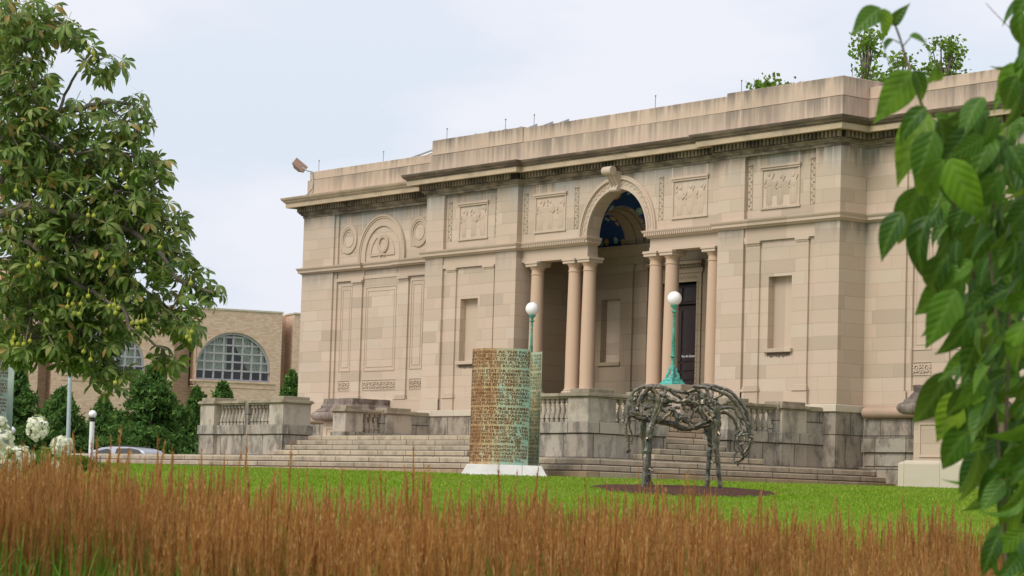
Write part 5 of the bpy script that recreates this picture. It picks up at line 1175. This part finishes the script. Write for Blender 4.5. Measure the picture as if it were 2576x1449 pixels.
FR = [(78,658),(85,655),(72,672),(92,668),(98,664),(75,650),(172,742),(183,765),(203,765),(170,772),(185,790),(200,790),(222,745),(275,770),(287,768),(298,775),(290,788),(332,813),(345,812),(357,809),(366,806),(348,826),(342,760),(36,850),(32,866),(45,866),(60,866),(75,858),(30,860),(482,835),(470,848),(478,857),(222,125),(234,133),(222,542),(236,543),(132,520),(75,547),(102,480),(40,481),(250,672),(288,672),(236,150),(305,440),(200,478),(258,652),(402,622),(480,712),(290,963),(160,605),(318,470),(210,885),(228,905)]
cut = []
for i, (u, v) in enumerate(FR):
    if u > 500: continue
    p = at(u, v, TD-.55+random.uniform(-.1, .1)); cut.append(p); fo = MB().blob(p, (.019, .019, .021), 10, 8, .15, i)
    fo.tube([p+Vector((0, 0, .02)), p+Vector((random.uniform(-.03, .03), .01, .07))], .003, 5).build('conker', M['conker'], chest, smooth=True)

# ================================================================ broad leaved vine at the right
VD = 4.9
vb = at(2600, 1449, VD+.3); vine = thing('climbing_vine', 'large heart shaped green leaves of a nearby shrub filling the right edge', 'plant', (vb.x, vb.y, gz(vb.x, vb.y)))
vprot = [fold_leaf(1, w_, 9, d_, c_, 'ovate') for w_, d_, c_ in ((.50, .5, .35), (.46, .8, .5), (.40, 1.0, .55), (.54, .35, .25), (.36, 1.2, .7), (.45, .6, .8))]
VL = [((2215, 20), (2150, 70)), ((2222, 22), (2236, 96)), ((2243, 62), (2276, 18)), ((2248, 100), (2184, 136)), ((2288, 92), (2366, 104)), ((2292, 180), (2216, 296)), ((2296, 178), (2352, 262)), ((2350, 168), (2362, 262)),
      ((2335, 285), (2246, 440)), ((2352, 290), (2424, 345)), ((2330, 270), (2240, 340)), ((2372, 400), (2290, 530)), ((2385, 420), (2330, 500)), ((2390, 400), (2460, 560)), ((2270, 535), (2198, 642)), ((2310, 470), (2262, 625)),
      ((2335, 545), (2252, 700)), ((2385, 640), (2280, 788)), ((2425, 690), (2296, 800)), ((2405, 730), (2335, 866)), ((2445, 790), (2388, 910)), ((2385, 935), (2308, 1092)), ((2425, 990), (2345, 1110)), ((2445, 1070), (2345, 1190)),
      ((2462, 1130), (2455, 1290)), ((2480, 1140), (2400, 1235)), ((2540, 1320), (2412, 1444)), ((2510, 1350), (2470, 1440)), ((2572, 25), (2540, 165)), ((2580, 130), (2560, 260)), ((2572, 160), (2462, 272)), ((2560, 190), (2505, 290)),
      ((2450, 330), (2350, 420)), ((2470, 350), (2440, 470)), ((2500, 420), (2400, 540)), ((2480, 560), (2400, 690)), ((2350, 330), (2300, 460)), ((2360, 300), (2400, 420)), ((2420, 360), (2370, 470)), ((2500, 300), (2440, 400))]
vi = []
for (b0, t0) in VL:
    d0 = VD+random.uniform(-.15, .25); d1 = d0+random.uniform(-.04, .04); p0 = at(b0[0], b0[1], d0); p1 = at(t0[0], t0[1], d1); L = (p1-p0).length*1.08
    up = (-FG*random.uniform(.5, 1.1)+UG*random.uniform(.3, 1)+RG*random.uniform(-.3, .4)); vi.append((random.randrange(6), frame3(p1-p0, up, random.uniform(-.5, .5))*L, np.array(p0)))
EDG = [(0, 2570), (150, 2560), (250, 2520), (300, 2330), (420, 2320), (520, 2335), (620, 2370), (720, 2395), (820, 2420), (900, 2450), (1000, 2400), (1100, 2430), (1200, 2475), (1300, 2545), (1400, 2540), (1460, 2540)]
n = 0
while n < 820:
    v = random.uniform(-40, 1480); e = np.interp(v, [a for a, _ in EDG], [b for _, b in EDG]); u = random.uniform(e+10, 2760)
    if v < 300 and random.random() < .72: continue
    n += 1; d0 = VD+random.uniform(-.1, 1.1); L = random.uniform(80, 150)/F25*VD
    dirv = (RG*random.gauss(-.42, .45)+FG*random.gauss(-.2, .35)-UG*random.uniform(.35, 1.2)); up = (-FG*random.uniform(-.2, 1.2)+UG*random.uniform(.3, 1)+RG*random.uniform(-1.3, 1.3))
    vi.append((random.randrange(6), frame3(dirv, up, random.uniform(-.6, .6))*L, np.array(at(u, v-30, d0))))
scatter('foliage', vprot, vi, M['vine'], vine)
for pts_, r in (([(2243, 40), (2262, 90), (2280, 150), (2310, 240), (2340, 320), (2372, 430), (2410, 560), (2450, 700), (2480, 850), (2500, 1000), (2520, 1200), (2540, 1600)], .0036), ([(2580, 160), (2540, 300), (2500, 470), (2490, 640), (2510, 820)], .003), ([(2600, 400), (2560, 560), (2540, 800), (2530, 1100)], .004), ([(2248, 100), (2262, 108)], .002), ([(2290, 95), (2270, 118)], .002), ([(2480, 8), (2500, 30), (2545, 75)], .0012)):
    MB().tube([at(u, v, VD+.12+.05*math.sin(i)) for i, (u, v) in enumerate(pts_)], [r*(.55+.45*min(1, i/4)) for i in range(len(pts_))], 8).build('stem', M['stem'], vine, smooth=True)

# ================================================================ hydrangea
hb = at(60, 1400, 14.6); hyd = thing('hydrangea_bush', 'hydrangea bush with cream white flower heads at the lower left edge', 'bush', (hb.x, hb.y, gz(hb.x, hb.y)))
hprot = [fold_leaf(1, .6, 7, d_, c_, 'ovate') for d_, c_ in ((.3, .2), (.6, .3))]; hi = []
for k in range(230):
    u = random.uniform(-80, 215); v = random.uniform(1120, 1420) if k > 14 else random.uniform(1105, 1150)
    if u > 170 and v < 1135: continue
    hi.append((k % 2, frame3((random.gauss(0, 1), random.gauss(0, 1), random.gauss(-.2, .5)), (0, 0, 1))*random.uniform(.10, .15), np.array(at(u, v, 14.9+random.uniform(-.2, .6)))))
scatter('foliage', hprot, hi, M['hleaf'], hyd)
for (u, v, ru, rv) in ((94, 1076, 31, 32), (42, 1150, 44, 34), (156, 1122, 30, 26), (4, 1105, 32, 40), (142, 1190, 26, 40), (28, 1205, 26, 30), (2, 1062, 16, 14), (120, 1250, 24, 28)):
    c = at(u, v, 14.3); n = 150; ru *= .98; rv *= .98; d = rng.normal(size=(n, 3)); d /= np.linalg.norm(d, axis=1)[:, None]; k = F25/14.45
    ctr = np.array(c)+d*np.array([ru/k, ru/k, rv/k])*rng.uniform(.75, 1.05, n)[:, None]; V = []
    for i in range(n):
        nrm = Vector(d[i])+Vector(rng.normal(size=3))*.35; nrm.normalize(); a = nrm.orthogonal().normalized(); b_ = nrm.cross(a); rr = rng.uniform(.010, .016); ph = rng.uniform(0, PI)
        for q in range(4):
            t = ph+q*PI/2; e1 = a*math.cos(t)+b_*math.sin(t); e2 = a*-math.sin(t)+b_*math.cos(t); c0 = Vector(ctr[i])
            V += [tuple(c0), tuple(c0+e1*rr*.6+e2*rr*.55), tuple(c0+e1*rr*1.1-nrm*rr*.15), tuple(c0+e1*rr*.6-e2*rr*.55)]
    np_mesh('flower_head', V, np.arange(len(V)).reshape(-1, 4), M['petal'], hyd)

# ================================================================ feather reed grass
def plume_proto(seed, H=.27):
    r_ = np.random.default_rng(seed); V = []; F = []
    def quad(a, b_, c, d): n_ = len(V); V.extend([a, b_, c, d]); F.append((n_, n_+1, n_+2, n_+3))
    for k in range(3):          # feathery core
        a = PI*k/3; c, s_ = math.cos(a), math.sin(a); segs = 5
        for i in range(segs):
            t0, t1 = i/segs, (i+1)/segs; w0 = .0052*math.sin(PI*(t0*.85+.1))*(1-.6*t0); w1 = .0052*math.sin(PI*(t1*.85+.1))*(1-.6*t1)
            quad((-c*w0, -s_*w0, H*t0), (c*w0, s_*w0, H*t0), (c*w1, s_*w1, H*t1), (-c*w1, -s_*w1, H*t1))
    for k in range(36):
        t = r_.uniform(0, .93); a = r_.uniform(0, 2*PI); L = r_.uniform(.016, .040)*(1-.4*t); o = r_.uniform(.004, .015)*(1-.6*t); c, s_ = math.cos(a), math.sin(a); z = H*t
        quad((c*.002, s_*.002, z), (c*o-s_*.0016, s_*o+c*.0016, z+L*.55), (c*o*1.15, s_*o*1.15, z+L), (c*o+s_*.0016, s_*o-c*.0016, z+L*.45))
    return np.array(V), np.array(F)
pls = [plume_proto(k, h) for k, h in enumerate((.24, .28, .32, .26, .30, .22))]
allV = []; allF = []; bse = 0; sV = []; NS = 9500
CLP = [(8.0+5.8*random.random()**.8, random.uniform(-300, 2880), random.gauss(0, .055)) for _ in range(190)]
for k in range(NS):
    D, u, ch = CLP[k % 190]; g = at(u, 1262, D); ox, oy = random.gauss(0, .15), random.gauss(0, .15); x, y = g.x+ox, g.y+oy; u += (ox*RG.x+oy*RG.y)/D*F25; g0 = gz(x, y)
    cl_ = mnoise.noise(Vector((x*1.1, y*1.1, 3))); cl2 = mnoise.noise(Vector((x*5, y*5, 9)))
    base = 1.6+.115-.15*(u/2576) + (D-10)*.012
    tip = base-abs(random.gauss(0, .15))-.03-.03*u/2576+.06*cl_+.07*cl2+ch-1.1*(ox*ox+oy*oy)
    if random.random() < .17: tip += random.uniform(.02, .15)
    if u < 700 and random.random() < .03: tip += random.uniform(.05, .14)
    lean = Vector((random.gauss(0, .05)+ox*.22, random.gauss(0, .05)+oy*.22, 1)).normalized()
    V, F = pls[k % 6]; sc = random.uniform(.85, 1.2); Hh = V[:, 2].max()*sc
    zax = np.array(lean); a = random.uniform(0, PI); xa = np.cross(zax, (math.sin(a), math.cos(a), 0)); xa /= np.linalg.norm(xa); ya = np.cross(zax, xa)
    wS = sc*random.uniform(.8, 1.3); Vw = V[:, :1]*wS*xa+V[:, 1:2]*wS*ya+V[:, 2:3]*sc*zax
    b0 = np.array([x, y, tip-Hh]); allV.append(Vw+b0); allF.append(F+bse); bse += len(V)
    w_ = .0014; p1 = b0+zax*.02; p0 = b0-zax*(b0[2]-g0+.02); rr = np.array(RG)*w_
    sV += [p0-rr, p0+rr, p1+rr, p1-rr]
gr = np_mesh('reed_grass_plumes', np.concatenate(allV), np.concatenate(allF), M['plume'])
tag(gr, 'tan brown feathery plumes of the tall ornamental grass across the foreground', 'grass', kind='stuff')
bv = []
for k in range(5200):
    D = 7.6+5.6*random.random(); u = random.uniform(-260, 2840); g = at(u, 1262, D); g0 = gz(g.x, g.y); cl_ = mnoise.noise(Vector((g.x*1.3, g.y*1.3, 20)))
    top = 1.40-.12*(u/2576)+.10*cl_+random.gauss(0, .05)+(D-9)*.02; a = random.uniform(0, 2*PI); d = Vector((math.cos(a), math.sin(a), 0)); Ln = random.uniform(.05, .30); w_ = random.uniform(.003, .0055)
    sd_ = Vector((-d.y, d.x, 0))*w_; pr = None; z0 = g0
    pts_ = [Vector((g.x, g.y, z0))+d*Ln*t**4+Vector((0, 0, (top-z0)*(1.1*t-.1*t**5 if Ln < .18 else 1.16*t-.22*t**6))) for t in (0, .6, .8, .92, 1)]
    for i in range(4):
        q0 = 1-(i/4)**2; q1 = 1-((i+1)/4)**2; bv += [pts_[i]-sd_*q0, pts_[i]+sd_*q0, pts_[i+1]+sd_*max(.05, q1), pts_[i+1]-sd_*max(.05, q1)]
bl = np_mesh('reed_grass_blades', np.array([tuple(p) for p in bv]), np.arange(len(bv)).reshape(-1, 4), M['blade'])
tag(bl, 'green blades and stems at the foot of the tan ornamental grass', 'grass', kind='stuff')
np_mesh('grass_stems', np.array(sV), np.arange(len(sV)).reshape(-1, 4), M['blade'], bl)
